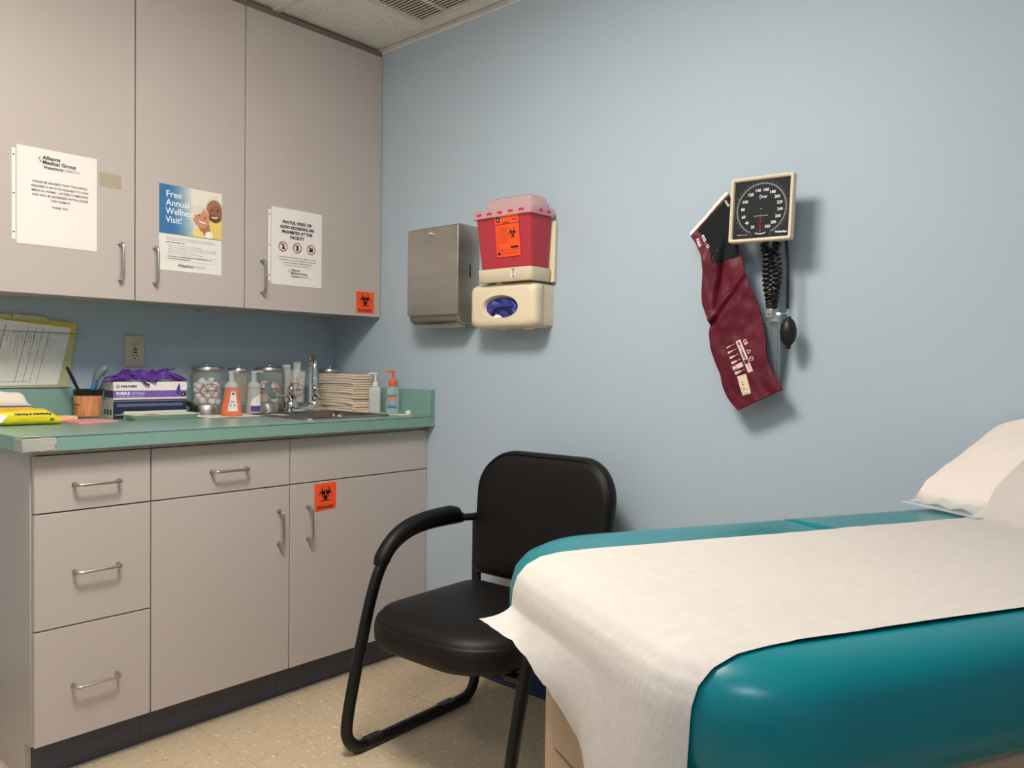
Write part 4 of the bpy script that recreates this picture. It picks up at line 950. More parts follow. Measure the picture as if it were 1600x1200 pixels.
for xa, xb in ((.965, .990), (1.055, 1.085), (1.165, 1.205)): m.box((xa, GY + .025, GZ0 - .007), (xb, GY + .035, GZ0 + .004))
m.box((1.058, GY + .008, GZ1 - .004), (1.082, GY + .016, GZ1 + .006)); m.build('clips', t, bevel=.0015)
t2 = thing('blue_gloves', 'dark blue nitrile gloves showing in the oval opening of the beige holder', 'gloves', (ocx, GY + .05, ocz))
def bg(u, v):
    x = ocx - ow - .01 + (2 * ow + .02) * u; z = ocz - oh - .008 + (2 * oh + .016) * v
    return (x, GY + .022 - .010 * (1 - abs(nz(u * 4, v * 3, 6)) * 2.2) + .007 * abs(v - .5) - .004 * nz(u * 12, v * 9, 2), z)
MB('blue_nitrile').grid(bg, 50, 26).build('glove_bundle', t2, smooth=70, solid=.0015)
MB('blue_nitrile').tube(smooth_path([(ocx + .05, GY + .01, ocz + .004), (ocx, GY + .006, ocz + .002), (ocx - .03, GY + .006, ocz - .004), (ocx - .045, GY + .004, ocz - .022)], 6), lambda q: .006 + .002 * q, 12, flat=.5).build('glove_finger', t2)
t2 = MB('paper'); t2.add([(ocx - .030, GY + .0025, ocz - oh + .002), (ocx - .012, GY + .0025, ocz - oh - .001), (ocx + .012, GY + .0025, ocz - oh + .0005), (ocx - .002, GY + .004, ocz - oh + .010), (ocx - .020, GY + .004, ocz - oh + .013)], [(0, 1, 2, 3, 4)]); t2.build('box_flap', t, smooth=0, solid=.0006)

# sharps container and its bracket
t = thing('sharps_container', 'red sharps container with orange biohazard label and clear lid on the blue wall', 'sharps container', (1.1, 0, 1.40))
sx0, sx1, sz0, sz1 = .985, 1.232, 1.432, 1.628
def box_r(xa, xb, ya, yb, z, rad, n=6): return [(x, y_, z) for x, y_ in rrect(xa, ya, xb, yb, (rad,) * 4, 0, n)]
m = MB('sharps_red'); m.loft([box_r(sx0 + .012, sx1 - .012, -.112, -.022, sz0, .012), box_r(sx0, sx1, -.135, -.018, sz1, .014), box_r(sx0 + .002, sx1 - .002, -.133, -.020, sz1, .013), box_r(sx0 + .014, sx1 - .014, -.110, -.024, sz0 + .002, .011)], True, True); m.build('bin', t, smooth=40)
m = MB('sharps_lid'); m.loft([box_r(sx0 - .008, sx1 + .008, -.145, -.012, sz1 - .008, .016), box_r(sx0 - .008, sx1 + .008, -.145, -.012, sz1 + .014, .016), box_r(sx0 - .004, sx1 + .004, -.141, -.014, sz1 + .018, .014), box_r(sx0 + .030, sx1 - .012, -.120, -.018, sz1 + .022, .012), box_r(sx0 + .036, sx1 - .022, -.112, -.022, sz1 + .056, .014), box_r(sx0 + .046, sx1 - .034, -.102, -.03, sz1 + .062, .012)], False, True); l = m.build('lid', t, smooth=40)
for i in range(5):
    x = sx0 + .018 + i * .047; MB('lock_red').box((x, -.1462, sz1 + .001), (x + .022, -.1448, sz1 + .009)).build('lid_lock', l, bevel=.0005)
for yy in (-.10, -.06): MB('lock_red').box((sx1 + .0076, yy, sz1 + .001), (sx1 + .0092, yy + .018, sz1 + .009)).build('lid_lock', l, bevel=.0005)
# label sits on the sloping front
sl = (-.135 + .112) / (sz1 - sz0)
Ml = Matrix.Translation((1.078, -.1363 - .0, 1.622)) @ Matrix.Rotation(math.atan(-sl), 4, 'X') @ Matrix.Translation((0, 0, -.134))
m = MB('orange_label').xf(Ml); LW, LH = .104, .134; m.box((0, -.0008, 0), (LW, -.0002, LH)); y = -.0012
m.use('black_ink'); m.rect(.006, .114, .021, .131, y); m.line(0, .1065, LW, .1065, .0020, y); m.line(.008, .022, .096, .022, .0010, y); m.line(.0085, .022, .0085, .1065, .0009, y)
m.text('CAUTION', .0065, .048, .109, y, 'CENTER', .0003); m.text('SHARPS', .0050, .085, .117, y, 'CENTER', .0002); m.rect(.024, .1275, .094, .1283, y); m.rect(.094, .112, .0948, .128, y)
biohazard(m, .075, .074, .020, y); bio_hole(m, .075, .074, .020, y); m.rect(.063, .026, .096, .033, y)
m.rect(.006, .006, .016, .016, y)
m.use('ink', srgb(150, 50, 30))
for i in range(9): 
    rr_ = random.Random(60 + i); x = .012
    while x < .050: w_ = rr_.uniform(.003, .009); m.rect(x, .094 - i * .0062, x + w_, .0958 - i * .0062, y); x += w_ + .0015
for i in range(2):
    x = .020
    while x < .09: w_ = rr_.uniform(.003, .009); m.rect(x, .013 - i * .005, x + w_, .0145 - i * .005, y); x += w_ + .0015
m.use('white_plastic'); m.rect(.0105, .1205, .0165, .1235, y - .0003); m.rect(.012, .118, .015, .127, y - .0003)
m.build('warning_label', t, smooth=0)
r = random.Random(9)
m = MB('sharps_contents')
for i in range(26):
    x = r.uniform(sx0 + .03, sx1 - .03); yy = r.uniform(-.105, -.04); z = sz0 + .008 + r.random() ** 1.5 * .032; a = r.uniform(-.6, .6); L_ = r.uniform(.014, .03)
    m.tube([(x - L_ * math.cos(a) * .5, yy, z - L_ * math.sin(a) * .3), (x + L_ * math.cos(a) * .5, yy + .01, z + L_ * math.sin(a) * .3)], r.uniform(.0035, .0065), 7)
o = m.build('used_syringes'); tag(o, 'heap of used syringes showing through the bottom of the red sharps container', 'syringes'); o['kind'] = 'stuff'
t = thing('sharps_bracket', 'beige wall bracket cradling the red sharps container above the glove holder', 'bracket', (1.1, 0, 1.405))
m = MB('beige_plastic'); m.loft([box_r(.985, 1.236, -.0165, -.001, 1.407, .004, 3), box_r(.985, 1.240, -.0165, -.001, 1.61, .004, 3)]); m.build('back_plate', t, bevel=.001)
m = MB('beige_plastic'); m.loft([box_r(.998, 1.226, -.122, -.0175, 1.407, .016), box_r(.992, 1.230, -.128, -.0175, 1.414, .018), box_r(.988, 1.232, -.130, -.0175, 1.4500, .018), box_r(.992, 1.228, -.126, -.0175, 1.4510, .016), box_r(.994, 1.226, -.124, -.0175, 1.4310, .016)]); m.build('cradle', t, smooth=40)
m = MB('paper').box((1.148, -.1312, 1.418), (1.170, -.1306, 1.447)); m.use('black_ink'); m.ring2(1.159, 1.434, .004, .0065, -.1316, n=14); m.rect(1.150, 1.4425, 1.168, 1.4455, -.1316); m.rect(1.154, 1.420, 1.165, 1.424, -.1316); m.build('lock_sticker', t, smooth=0)

# ------------------------------------------------------------------ wall blood pressure gauge
GC = Vector((1.992, -.100, 1.5445)); GS = .0855
t = thing('blood_pressure_gauge', 'square black dial blood pressure gauge in a cream frame on the blue wall', 'gauge', (GC.x, 0, GC.z))
Mg = Matrix.Translation(GC) @ Matrix.Rotation(.012, 4, 'Z') @ Matrix.Rotation(-.035, 4, 'X') @ Matrix.Rotation(.022, 4, 'Y')
def sq(h, y_, r=.006): return [(x, y_, z) for x, z in rrect(-h, -h, h, h, (r,) * 4, 0, 4)]
m = MB('beige_plastic').xf(Mg); m.loft([sq(GS - .004, .013, .004), sq(GS, .010), sq(GS, -.004), sq(GS - .002, -.008), sq(GS - .005, -.009), sq(GS - .009, -.006, .003), sq(GS - .010, .0, .002)], True, True); m.build('housing', t, smooth=40)
MB('black_plastic').box((GC.x - .04, -.070, GC.z - .04), (GC.x + .04, -.001, GC.z + .04)).build('wall_mount', t, bevel=.004)
m = MB('dial_black').xf(Mg); h = GS - .0105; m.rect(-h, -h, h, h, -.0006); y = -.0012
WH = srgb(226, 226, 222)
m.use('ink', srgb(104, 106, 108)); m.ring2(0, 0, .0640, .0682, y, -PI / 2 + .42, PI * 1.5 - .42, 60)
for i in range(61):
    a = -PI / 2 - .36 - (2 * PI - .72) * i / 60; L_ = .0765 if i % 2 == 0 else .072; m.line(.068 * math.cos(a), .067 * math.sin(a), L_ * math.cos(a), L_ * math.sin(a), .0009 if i % 2 == 0 else .0006, y)
m.use('ink', WH)
DA = [245, 222, 200, 177, 154, 128, 103, 78, 56, 35, 15.5, -5, -25.5, -47, -67.5]
for i, n_ in enumerate(range(20, 301, 20)):
    a = math.radians(DA[i]); m.text(str(n_), .0108, .0505 * math.cos(a), .0505 * math.sin(a) - .004, y, 'CENTER', .00025, fit=(.0100 if n_ < 100 else .0145))
m.text('Tycos', .0120, .002, .028, y, 'CENTER', .0001, shear=.5, fit=.022)
m.text('WelchAllyn', .0068, .056, -.0655, y, 'CENTER', .0003, fit=.031); m.text('MADE IN USA', .0040, -.049, -.0665, y, 'CENTER', 0, fit=.028)
m.rect(-.019, -.0185, .019, -.0175, y)
m.ring2(0, -.030, .0338, .0348, y, -PI / 2 - .42, -PI / 2 + .42, 14); m.ring2(0, -.030, .0360, .0368, y, -PI / 2 - .42, -PI / 2 + .42, 14)
m.build('dial_face', t, smooth=0)
m = MB('button_red').xf(Mg); m.rect(-.0006, -.063, .0006, -.012, -.0022)
for z_, w_ in ((-.024, .008), (-.033, .009), (-.046, .008), (-.055, .005), (-.059, .004)): m.rect(-w_, z_, w_, z_ + .0008, -.0018)
m.build('needle', t, smooth=0)
m = MB('chrome').xf(Mg).disc(0, 0, .0016, -.0024, 12); m.build('pivot', t, smooth=0)
# coiled hose: up and down strands twisted together below the dial
def helix(path, R, r_, turns, phase=0):
    P = smooth_path(path, 24); n_ = len(P); pts = []; steps = turns * 12
    for k in range(steps + 1):
        u = k / steps * (n_ - 1); i = min(int(u), n_ - 2); f_ = u - i; c = P[i].lerp(P[i + 1], f_); tan = (P[i + 1] - P[i]).normalized(); s_ = tan.cross(Vector((0, 1, 0))).normalized(); b = tan.cross(s_); a = 2 * PI * k / 12 + phase
        rr_ = R(k / steps) if callable(R) else R; pts.append(c + (s_ * math.cos(a) + b * math.sin(a)) * rr_)
    return pts
m = MB('black_rubber'); yb = -.055
m.tube(helix([(1.985, -.060, 1.478), (1.983, yb, 1.45), (1.993, yb - .006, 1.43)], .0080, .0028, 4), .0040, 8)
m.tube(helix([(2.012, -.060, 1.478), (2.016, yb, 1.455), (2.004, yb, 1.435)], .0080, .0028, 4), .0040, 8)
m.tube(helix([(1.993, yb - .004, 1.432), (1.992, yb - .002, 1.39), (1.993, yb, 1.35), (2.000, yb, 1.31), (2.004, yb, 1.285)], lambda q: .0105 - .0025 * q, .0028, 13), .0043, 8)
m.tube(helix([(2.006, yb + .006, 1.436), (2.016, yb + .004, 1.40), (2.018, yb + .002, 1.365), (2.012, yb + .004, 1.325), (2.006, yb + .008, 1.290)], lambda q: .0105 - .0025 * q, .0028, 12, 1.5), .0043, 8)
m.build('coiled_hose', t)
m = MB('steel').box((1.995, -.070, 1.262), (2.014, -.050, 1.286)); m.use('chrome').lathe([(.004, 0), (.004, -.004)], axis='y', c=(2.004, -.070, 1.274), n=12); m.build('hose_connector', t, bevel=.001)
# bulb
t = thing('inflation_bulb', 'black rubber squeeze bulb hanging on a straight tube below the dial gauge', 'bulb', (2.054, -.06, 1.18))
MB('black_rubber').tube(smooth_path([(2.044, -.062, 1.468), (2.048, -.060, 1.40), (2.050, -.060, 1.30), (2.051, -.060, 1.283)], 6), .0042, 10).build('tube', t)
m = MB('chrome').lathe([(.0045, 1.284), (.0045, 1.262)], c=(2.053, -.06, 0), n=14); m.build('air_valve', t)
m = MB('chrome').tube([(2.050, -.060, 1.273), (2.036, -.066, 1.272)], .0022, 8); m.lathe([(.004, 0), (.0062, .004), (.005, .012), (.002, .014)], axis='x', c=(2.024, -.068, 1.2705), n=10); m.build('valve_screw', t)
MB('black_rubber').lathe([(.0055, 1.265), (.007, 1.260), (.013, 1.255), (.0185, 1.244), (.0215, 1.229), (.0205, 1.213), (.016, 1.200), (.0105, 1.192), (.0072, 1.189), (.0068, 1.182), (.005, 1.180)], c=(2.054, -.06, 0), n=28).build('bulb', t)
# storage basket behind the cuff
t = thing('cuff_basket', 'translucent grey wall basket behind the burgundy blood pressure cuff', 'basket', (1.95, 0, 1.08))
m = MB('smoke_plastic'); a_ = lambda u, z, ins: [(x, y_, z) for x, y_ in rrect(1.868 + u, -.046 + ins, 2.032 - u, -.001, (.012, .012, .002, .002), 0, 5)]
m.loft([a_(.016, 1.078, .012), a_(.004, 1.16, .004), a_(0, 1.252, 0), a_(.002, 1.252, .002), a_(.006, 1.16, .006), a_(.018, 1.080, .014)], True, True); m.build('tub', t, smooth=40)
m = MB('smoke_plastic')
for i in range(7): x = 1.978 + i * .008; m.tube([(x, -.047, 1.245), (x - .002, -.044, 1.16), (x - .006, -.036, 1.085)], .0013, 6)
m.build('ribs', t)
m = MB('smoke_plastic').tube([(1.866, -.047, 1.252), (2.034, -.047, 1.252)], .002, 6); m.build('rim', t)
mw = MB('steel').tube([(1.8705, -.05, 1.105), (1.8725, -.05, 1.072), (1.876, -.052, 1.070)], .0022, 6); mw.build('wire_end', t)

# cuff
Lp = [(1.768, 1.500), (1.790, 1.470), (1.807, 1.440), (1.813, 1.405), (1.812, 1.360), (1.812, 1.315), (1.822, 1.285), (1.836, 1.258), (1.834, 1.225), (1.838, 1.190), (1.850, 1.150), (1.868, 1.110), (1.880, 1.072), (1.898, 1.040), (1.923, 1.014)]
Rp = [(1.875, 1.607), (1.890, 1.570), (1.900, 1.530), (1.906, 1.490), (1.918, 1.450), (1.930, 1.420), (1.941, 1.380), (1.955, 1.345), (1.970, 1.310), (1.982, 1.270), (1.990, 1.240), (1.997, 1.200), (2.003, 1.160), (2.014, 1.128), (2.047, 1.074)]
Ls = smooth_path([(p[0], 0, p[1]) for p in Lp], 6); Rs = smooth_path([(p[0], 0, p[1]) for p in Rp], 6); NR = len(Ls)
t = thing('blood_pressure_cuff', 'burgundy blood pressure cuff with black velcro draped over the wall basket', 'cuff', (1.92, -.03, 1.02))
def cuffp(u, v, off=0.0):
    i = min(v * (NR - 1), NR - 1.001); k = int(i); f_ = i - k; a = Ls[k].lerp(Ls[k + 1], f_); b = Rs[k].lerp(Rs[k + 1], f_); p = a.lerp(b, u)
    y_ = -.072 + .010 * math.sin(v * 9 + 1) * (1 - v) + .006 * nz(u * 2.4, v * 7, 3) + .0035 * nz(u * 6, v * 16, 7) + .010 * (u - .5) ** 2
    if v < .30: y_ += -.012 * math.sin(PI * min(1, v / .30)) * (1 - u) + .012 * u * (1 - v / .3)
    fold = (u - (.62 - 1.6 * (v - .22)));   # diagonal fold running from the dial to the left edge
    if .12 < v < .58: y_ += .020 * math.exp(-(fold / .08) ** 2) * math.sin(PI * (v - .12) / .46)
    f2 = (v - (.50 - .08 * u)); y_ -= .009 * math.exp(-(f2 / .018) ** 2); y_ += .005 * math.exp(-((v - (.53 - .1 * u)) / .02) ** 2)
    return (p.x, y_ + off, p.z)
NU, NV = 56, 220
vs = [cuffp(i / NU, j / NV) for j in range(NV + 1) for i in range(NU + 1)]
m = MB('burgundy')
def inpoly(u, v): return .010 < v < .20 + .13 * u and u > .20 - .8 * max(0, .06 - v) + .75 * max(0, v - .10) and u < .985
base = len(m.v); m.v += vs
for j in range(NV):
    for i in range(NU):
        u, v = (i + .5) / NU, (j + .5) / NV
        m.cur = 'velcro' if inpoly(u, v) else 'burgundy'
        m.f.append([j * (NU + 1) + i, j * (NU + 1) + i + 1, (j + 1) * (NU + 1) + i + 1, (j + 1) * (NU + 1) + i]); m.mi.append(m._m()); m.col.append((1, 1, 1, 1))
m.build('sleeve', t, smooth=70, solid=.004)
m = MB('white_lining'); m.grid(lambda u, v: tuple(Vector(cuffp(u, 0)) + Vector((-.0075 * v, -.003 + .004 * v, .0075 * v + .0012 * math.sin(u * 9)))), 24, 3); m.build('edge_lining', t, smooth=60, solid=.002)
m = MB('burgundy'); m.grid(lambda u, v: tuple(Vector(cuffp(u, 0)) + Vector((-.0075 - .003 * v, .004 + .008 * v, .0075 + .003 * v + .0012 * math.sin(u * 9)))), 24, 2); m.build('back_layer', t, smooth=60, solid=.003)
def cuff_dec(m, pts2, off=-.0032):   # polygon in u,v draped just in front of the cloth
    m.add([cuffp(a, b, off) for a, b in pts2], [tuple(range(len(pts2)))])
m = MB('fabric_print'); m.c = srgb(74, 72, 76); cuff_dec(m, [(.34, .215), (.50, .20), (.56, .235), (.46, .275), (.38, .265)]); m.build('grey_patch', t, smooth=0)
# printed size guide and label (world XZ placement on the cloth)
def on_cloth(mm, off=-.0034):
    # project local XZ verts (already world x,z) on the draped surface by nearest row
    out = []
    for p in mm.v:
        best = 0; bd = 9
        for k in range(0, NR):
            a, b = Ls[k], Rs[k]; d = b - a; uu = max(0, min(1, ((p[0] - a.x) * d.x + (p[2] - a.z) * d.z) / (d.x ** 2 + d.z ** 2))); q = a + d * uu; e = (q.x - p[0]) ** 2 + (q.z - p[2]) ** 2
            if e < bd: bd = e; best = (uu, k / (NR - 1))
        out.append((p[0], min(cuffp(best[0], best[1])[1], cuffp(best[0], min(1, best[1] + .008))[1]) + off + p[1], p[2]))
    mm.v = out
def RM(x, z, ang): return Matrix.Translation((x, 0, z)) @ Matrix.Rotation(-ang, 4, 'Y')
m = MB('fabric_print'); PK = srgb(236, 208, 204)
m.c = PK
AX = math.radians(-66)     # reading direction of the print runs down the cuff
m.xf(RM(1.9215, 1.203, AX)); m.rect(0, -.007, .092, .007, 0)
m.c = srgb(70, 24, 34); m.text('REF 11 12 INDEX', .008, .004, -.003, -.0006, 'LEFT', .0003, fit=.050); m.rect(.056, -.0055, .068, .0055, -.0006); m.c = PK; m.text('C', .008, .0595, -.003, -.001, 'LEFT', .0005)
m.c = srgb(90, 40, 50); m.text('ADULT 12', .006, .071, -.001, -.0006, 'LEFT', fit=.018)
m.c = PK
m.text('CE', .013, .004, .013, 0, 'LEFT', .0006)
m.poly([(.032, .012), (.046, .012), (.039, .024)], 0); m.ring2(.060, .016, .0048, .0062, 0, n=20); m.line(.057, .012, .063, .020, .0014, 0)
m.c = srgb(112, 22, 38); m.poly([(.0345, .0135), (.0435, .0135), (.039, .0215)], -.0006)
for i in range(6):
    m.c = PK; x = .004 + i * .0150; s_ = .45 + .1 * i
    if i == 4: m.rect(x - .0062, -.043, x + .0062, -.012, .0002); m.c = srgb(90, 20, 34); m.rect(x - .0052, -.042, x + .0052, -.030, 0); m.c = PK
    c2 = srgb(112, 22, 38) if i == 4 else PK
    m.disc(x, -.036 - .002 * s_, .0036 * s_ + .001, -.0004, 10); m.c = PK; m.poly([(x - .0028 * s_, -.034), (x + .0028 * s_, -.034), (x + .002 * s_, -.022), (x - .002 * s_, -.022)], -.0004)
    m.line(x - .0045 * s_, -.031, x + .0045 * s_, -.031, .0014, -.0004)
    if i != 4: m.line(x, -.020, x, -.012, .0009, -.0004); m.line(x - .002, -.016, x + .002, -.016, .0009, -.0004)
m.xf(None); on_cloth(m); m.build('size_print', t, smooth=0)
m = MB('fabric_print'); m.c = srgb(226, 208, 178); m.xf(RM(1.9335, 1.110, math.radians(-73))); 
for k in range(4): m.rect(k * .0135, -.013, (k + 1) * .0135, .013, 0)
m.c = srgb(110, 90, 76)
for k in range(7): m.rect(.004 + k * .0066, -.006, .007 + k * .0066, -.0005, -.0006)
m.rect(.004, .004, .046, .0048, -.0006); m.rect(.050, -.011, .0508, .011, -.0006); m.xf(None); on_cloth(m); m.build('sewn_label', t, smooth=0)
m = MB('fabric_print'); m.c = srgb(226, 214, 216)
m.xf(RM(1.7905, 1.492, math.radians(-58))); m.text('Adult', .0145, 0, -.006, 0, 'LEFT', .0006, fit=.030)
m.xf(RM(1.806, 1.500, math.radians(-58))); m.text('SIZE - 12', .0095, 0, -.004, 0, 'LEFT', .0005, fit=.046)
m.xf(RM(1.868, 1.590, math.radians(-58))); m.text('Adult', .009, 0, -.004, 0, 'LEFT', .0004, fit=.02)
m.xf(None); on_cloth(m, -.0036); m.build('size_lettering', t, smooth=0)

# ------------------------------------------------------------------ guest chair
CHX, CHY = 1.345, -.43
t = thing('guest_chair', 'black padded sled base armchair against the blue wall', 'chair', (CHX, CHY, 0), math.radians(2.0))
def cushion(m, x0, y0, x1, y1, radii, rows, M=None, n=8):
    m.xf(M); m.loft([[(x, y_, z) for x, y_ in rrect(x0, y0, x1, y1, radii, i, n)] for i, z in rows]); m.xf(None)
m = MB('black_vinyl'); cushion(m, -.252, -.300, .252, .205, (.17, .17, .09, .09), [(.035, .352), (.012, .356), (.0, .372), (-.002, .400), (.002, .418), (.006, .424), (.0085, .4245), (.010, .428), (.018, .438), (.045, .449), (.10, .456), (.17, .458), (.23, .457)], n=10)
m.build('seat', t, local=True, smooth=60)
m = MB('black_vinyl')
for i_, z_ in ((.0062, .4245), (.0095, .4265)):
    m.tube([(x, y_, z_) for x, y_ in rrect(-.252, -.300, .252, .205, (.17, .17, .09, .09), i_, 10)], .0011, 5, closed=True)
m.build('piping', t, local=True)
# back cushion: curved slab, reclined
def backpt(x, z, y_):
    return (x, y_ + .16 * (x * x) * -1.0 * 1.1 + (z - .40) * .20, z)
m = MB('black_vinyl'); rings = []
zc, hw_, hz = .652, .257, .200
def outl(ins): return rrect(-hw_, -hz, hw_, hz, (.035, .035, .125, .125), ins, 10)
TH = .058
yb0 = .196
for ins, yy in ((.10, 0.0), (.03, .002), (.006, .010), (0, .022), (0, .040), (.004, .050), (.03, .058), (.10, .060)):
    rings.append([(x * (1 - .06 * max(0, (-z) / hz)), yb0 + yy + (z + .23) * .13 - .55 * 0 + .30 * 0 + .25 * (x * x) * -1 * 0, zc + z) for x, z in outl(ins)])
# rear is deeper in the middle than at the sides
m.loft([[(p[0], p[1] - .35 * p[0] ** 2 + .010, p[2]) for p in rg] for rg in rings]); m.build('backrest', t, local=True, smooth=60)
m = MB('black_vinyl'); pp = [(x * (1 - .06 * max(0, (-z) / hz)), yb0 + .006 + (z + .23) * .13 - .35 * x * x + .010, zc + z) for x, z in outl(.008)]
m.tube(pp, .0016, 5, closed=True); m.build('back_piping', t, local=True)
for s in (-1, 1):
    X = s * .297
    pa = [(X, .19, .016), (X, 0.0, .016), (X, -.19, .016)]
    fr = smooth_path([(X, .205, .016), (X, .0, .016), (X, -.200, .016), (X, -.236, .024), (X, -.262, .052), (X, -.268, .095), (X, -.247, .20), (X, -.206, .36), (X, -.183, .44), (X, -.153, .515), (X, -.105, .577), (X, -.035, .613), (X, .06, .627), (X, .20, .627)], 6)
    MB('black_metal').tube(fr, .0185, 14, flat=.85, up=(1, 0, 0)).build('side_frame', t, local=True)
    rr_ = smooth_path([(X, .200, .016), (X, .240, .022), (X, .268, .050), (X, .276, .10), (X, .268, .20), (s * .285, .262, .33), (s * .270, .262, .372)], 5)
    MB('black_metal').tube(rr_, .0185, 14, flat=.85, up=(1, 0, 0)).build('rear_upright', t, local=True)
    ap = smooth_path([(X, -.152, .525), (X, -.130, .562), (X, -.090, .600), (X, -.035, .626), (X, .04, .640), (X, .12, .644), (X, .18, .642)], 6)
    def arad(q): return .024 * min(1, .75 + 3.0 * min(q, 1 - q))
    MB('black_vinyl').tube([p + Vector((0, 0, .004)) for p in ap], arad, 18, flat=1.05, up=(1, 0, 0)).build('arm_pad', t, local=True)
    MB('black_metal').box((s * .262 - .016, .232, .36), (s * .262 + .016, .246, .640)).build('back_post', t, local=True, bevel=.003)
    m = MB('black_metal'); m.tube([(X, .19, .627), (s * .27, .235, .627)], .012, 10); m.build('arm_bracket', t, local=True)
    m = MB('black_plastic')
    for yy in (-.17, .14): m.box((X - .014, yy - .03, .022), (X + .014, yy + .03, .0335))
    m.build('glide', t, local=True, bevel=.002)
    m = MB('black_metal').box((s * .250 - .02, -.215, .335), (s * .250 + .05 * s if s > 0 else s * .25 + .02, -.185, .352)) if False else MB('black_metal').tube([(s * .20, -.16, .338), (s * .262, -.16, .338)], .014, 10)
    m.build('seat_bolt', t, local=True)
m = MB('black_metal').tube([(-.27, .255, .35), (.27, .255, .35)], .012, 10); m.tube([(-.26, -.12, .345), (.26, -.12, .345)], .012, 8); m.tube([(-.27, .10, .345), (.27, .10, .345)], .012, 8); m.build('seat_crossbar', t, local=True)

# ------------------------------------------------------------------ exam table (local x = length, toward the head; local y = width)
AZ = math.radians(63.0); ax_ = Vector((math.cos(AZ), math.sin(AZ), 0)); wx_ = Vector((-math.sin(AZ), math.cos(AZ), 0))
NC = -2.585; org = wx_ * NC
t = thing('exam_table', 'teal padded medical exam table with tan drawer base', 'exam table', (org.x, org.y, 0), AZ)
HW = .350; ZP = .840
def pad(name, x0, x1, radii, zo=0.0, sa=1.0, sb=1.0):     # sa, sb: how round each end is
    m = MB('teal_vinyl'); m.loft([[(x, y_, z + zo) for x, y_ in rrect(x0 - i * (1 - sa), -HW, x1 + i * (1 - sb), HW, radii, i, 12)] for i, z in
        ((.09, .700), (.05, .700), (.022, .705), (.006, .720), (.0, .745), (.001, .782), (.008, .807), (.022, .823), (.045, .834), (.075, .8385), (.13, .840), (.20, .840), (.30, .840))]); return m.build(name, t, local=True, smooth=70)
pad('seat_pad', -.105, .507, (.15, .012, .012, .20), 0, 1, .13)
pad('back_pad', .5085, 1.120, (.012, .10, .06, .012), .0008, .13, 1)
m = MB('table_dark').box((-.03, -.27, .675), (1.05, .27, .700)); m.build('pad_frame', t, local=True, bevel=.004)
m = MB('table_paint'); m.box((0.0, -.285, .10), (1.02, .285, .675)); m.build('base_cabinet_body', t, local=True, bevel=.006)
m = MB('table_dark').box((.04, -.25, 0), (.98, .25, .10)); m.build('plinth', t, local=True)
for z0, z1 in ((.515, .655), (.315, .511), (.12, .311)): 
    o = MB('table_paint').box((-.014, -.135, z0), (-.0005, .222, z1)).build('drawer', t, local=True, bevel=.002); MB('table_dark').box((-.020, .0, z1 - .03), (-.0142, .09, z1 - .015)).build('drawer_pull', o, local=True, bevel=.002)
o = MB('table_paint').box((-.030, -.275, .35), (-.0005, -.142, .664)).build('step_panel', t, local=True, bevel=.002)
m = MB('table_dark').box((-.012, -.141, .12), (-.001, -.136, .664)); m.build('panel_gap', t, local=True)
MB('steel').lathe([(.013, 0), (.016, -.004), (.013, -.012), (.006, -.013)], axis='x', c=(-.031, -.275 + .02, .65), n=18).build('bolt_cap', t, local=True)

# exam paper: flat on the pad, over the rounded foot edge and hanging
XH = .90
t2 = thing('exam_paper', 'white paper sheet running the length of the exam table and hanging off its foot', 'paper', (org.x, org.y, 0), AZ)
PROF = [(0, .765), (.001, .785), (.008, .807), (.022, .823), (.045, .834), (.075, .8385), (.13, .840)]
def lin(P, t):
    if t <= P[0][0]: return P[0][1]
    for (a, b), (c, d) in zip(P, P[1:]):
        if t <= c: return b + (d - b) * (t - a) / (c - a)
    return P[-1][1]
def foot_x(y_, inset):     # where the pad outline, moved inwards by inset, is crossed at this y
    x0_, R = -.105, (.20 if y_ > 0 else .15); r_ = R - inset; cy = HW - R; d = abs(y_) - cy
    if r_ > 0 and d > 0: return x0_ + R - math.sqrt(max(1e-6, r_ * r_ - min(d, r_ * .98) ** 2))
    return x0_ + inset
ZEND = [(-.27, .40), (-.15, .49), (-.11, .585), (-.09, .640), (-.08, .663), (0, .708), (.10, .738), (.172, .752)]
FLARE = [(-.27, 0), (-.05, .02), (0, .10), (.06, .30), (.12, .68), (.172, 1.0)]
q0, q1 = -.270, .172
def hang(y_, v):
    T = .38
    if v < T:
        ins = .13 * (1 - v / T) ** 1.5; x = foot_x(y_, ins) - .0035 * (1 - ins / .13); return (x, y_, lin(PROF, ins) + .0028)
    t_ = (v - T) / (1 - T); f_ = lin(FLARE, y_); ze = lin(ZEND, y_) + .004 * nz(y_ * 55, 3, 1) + .003 * nz(y_ * 170, 1, 4)
    xe = foot_x(y_, 0) - .0035; z = .7678 + (ze - .7678) * (t_ * (1 - f_) + f_ * (1 - (1 - t_) ** 1.9))
    x = xe - .047 * f_ * t_ ** 1.5 - .010 * (1 - f_) * math.sin(t_ * 2.2) - .004 * math.sin(y_ * 38 + 1) * t_
    return (x, y_ + .004 * f_ * t_, z)
m = MB('exam_paper')
def sheet(u, v):
    y_ = q0 + (q1 - q0) * u
    if v <= .4:
        s_ = v / .4; x1_ = foot_x(y_, .13); x = XH - (XH - x1_) * s_
        return (x, y_, .8428 + (.0008 * nz(x * 9, y_ * 9, 3) + .0006 * nz(x * 30, y_ * 6, 5)) * min(1, (1 - s_) * 8) + (.0006 if x > .52 else 0))
    return hang(y_, (v - .4) / .6)
m.grid(sheet, 60, 130); m.build('sheet', t2, local=True, smooth=80)

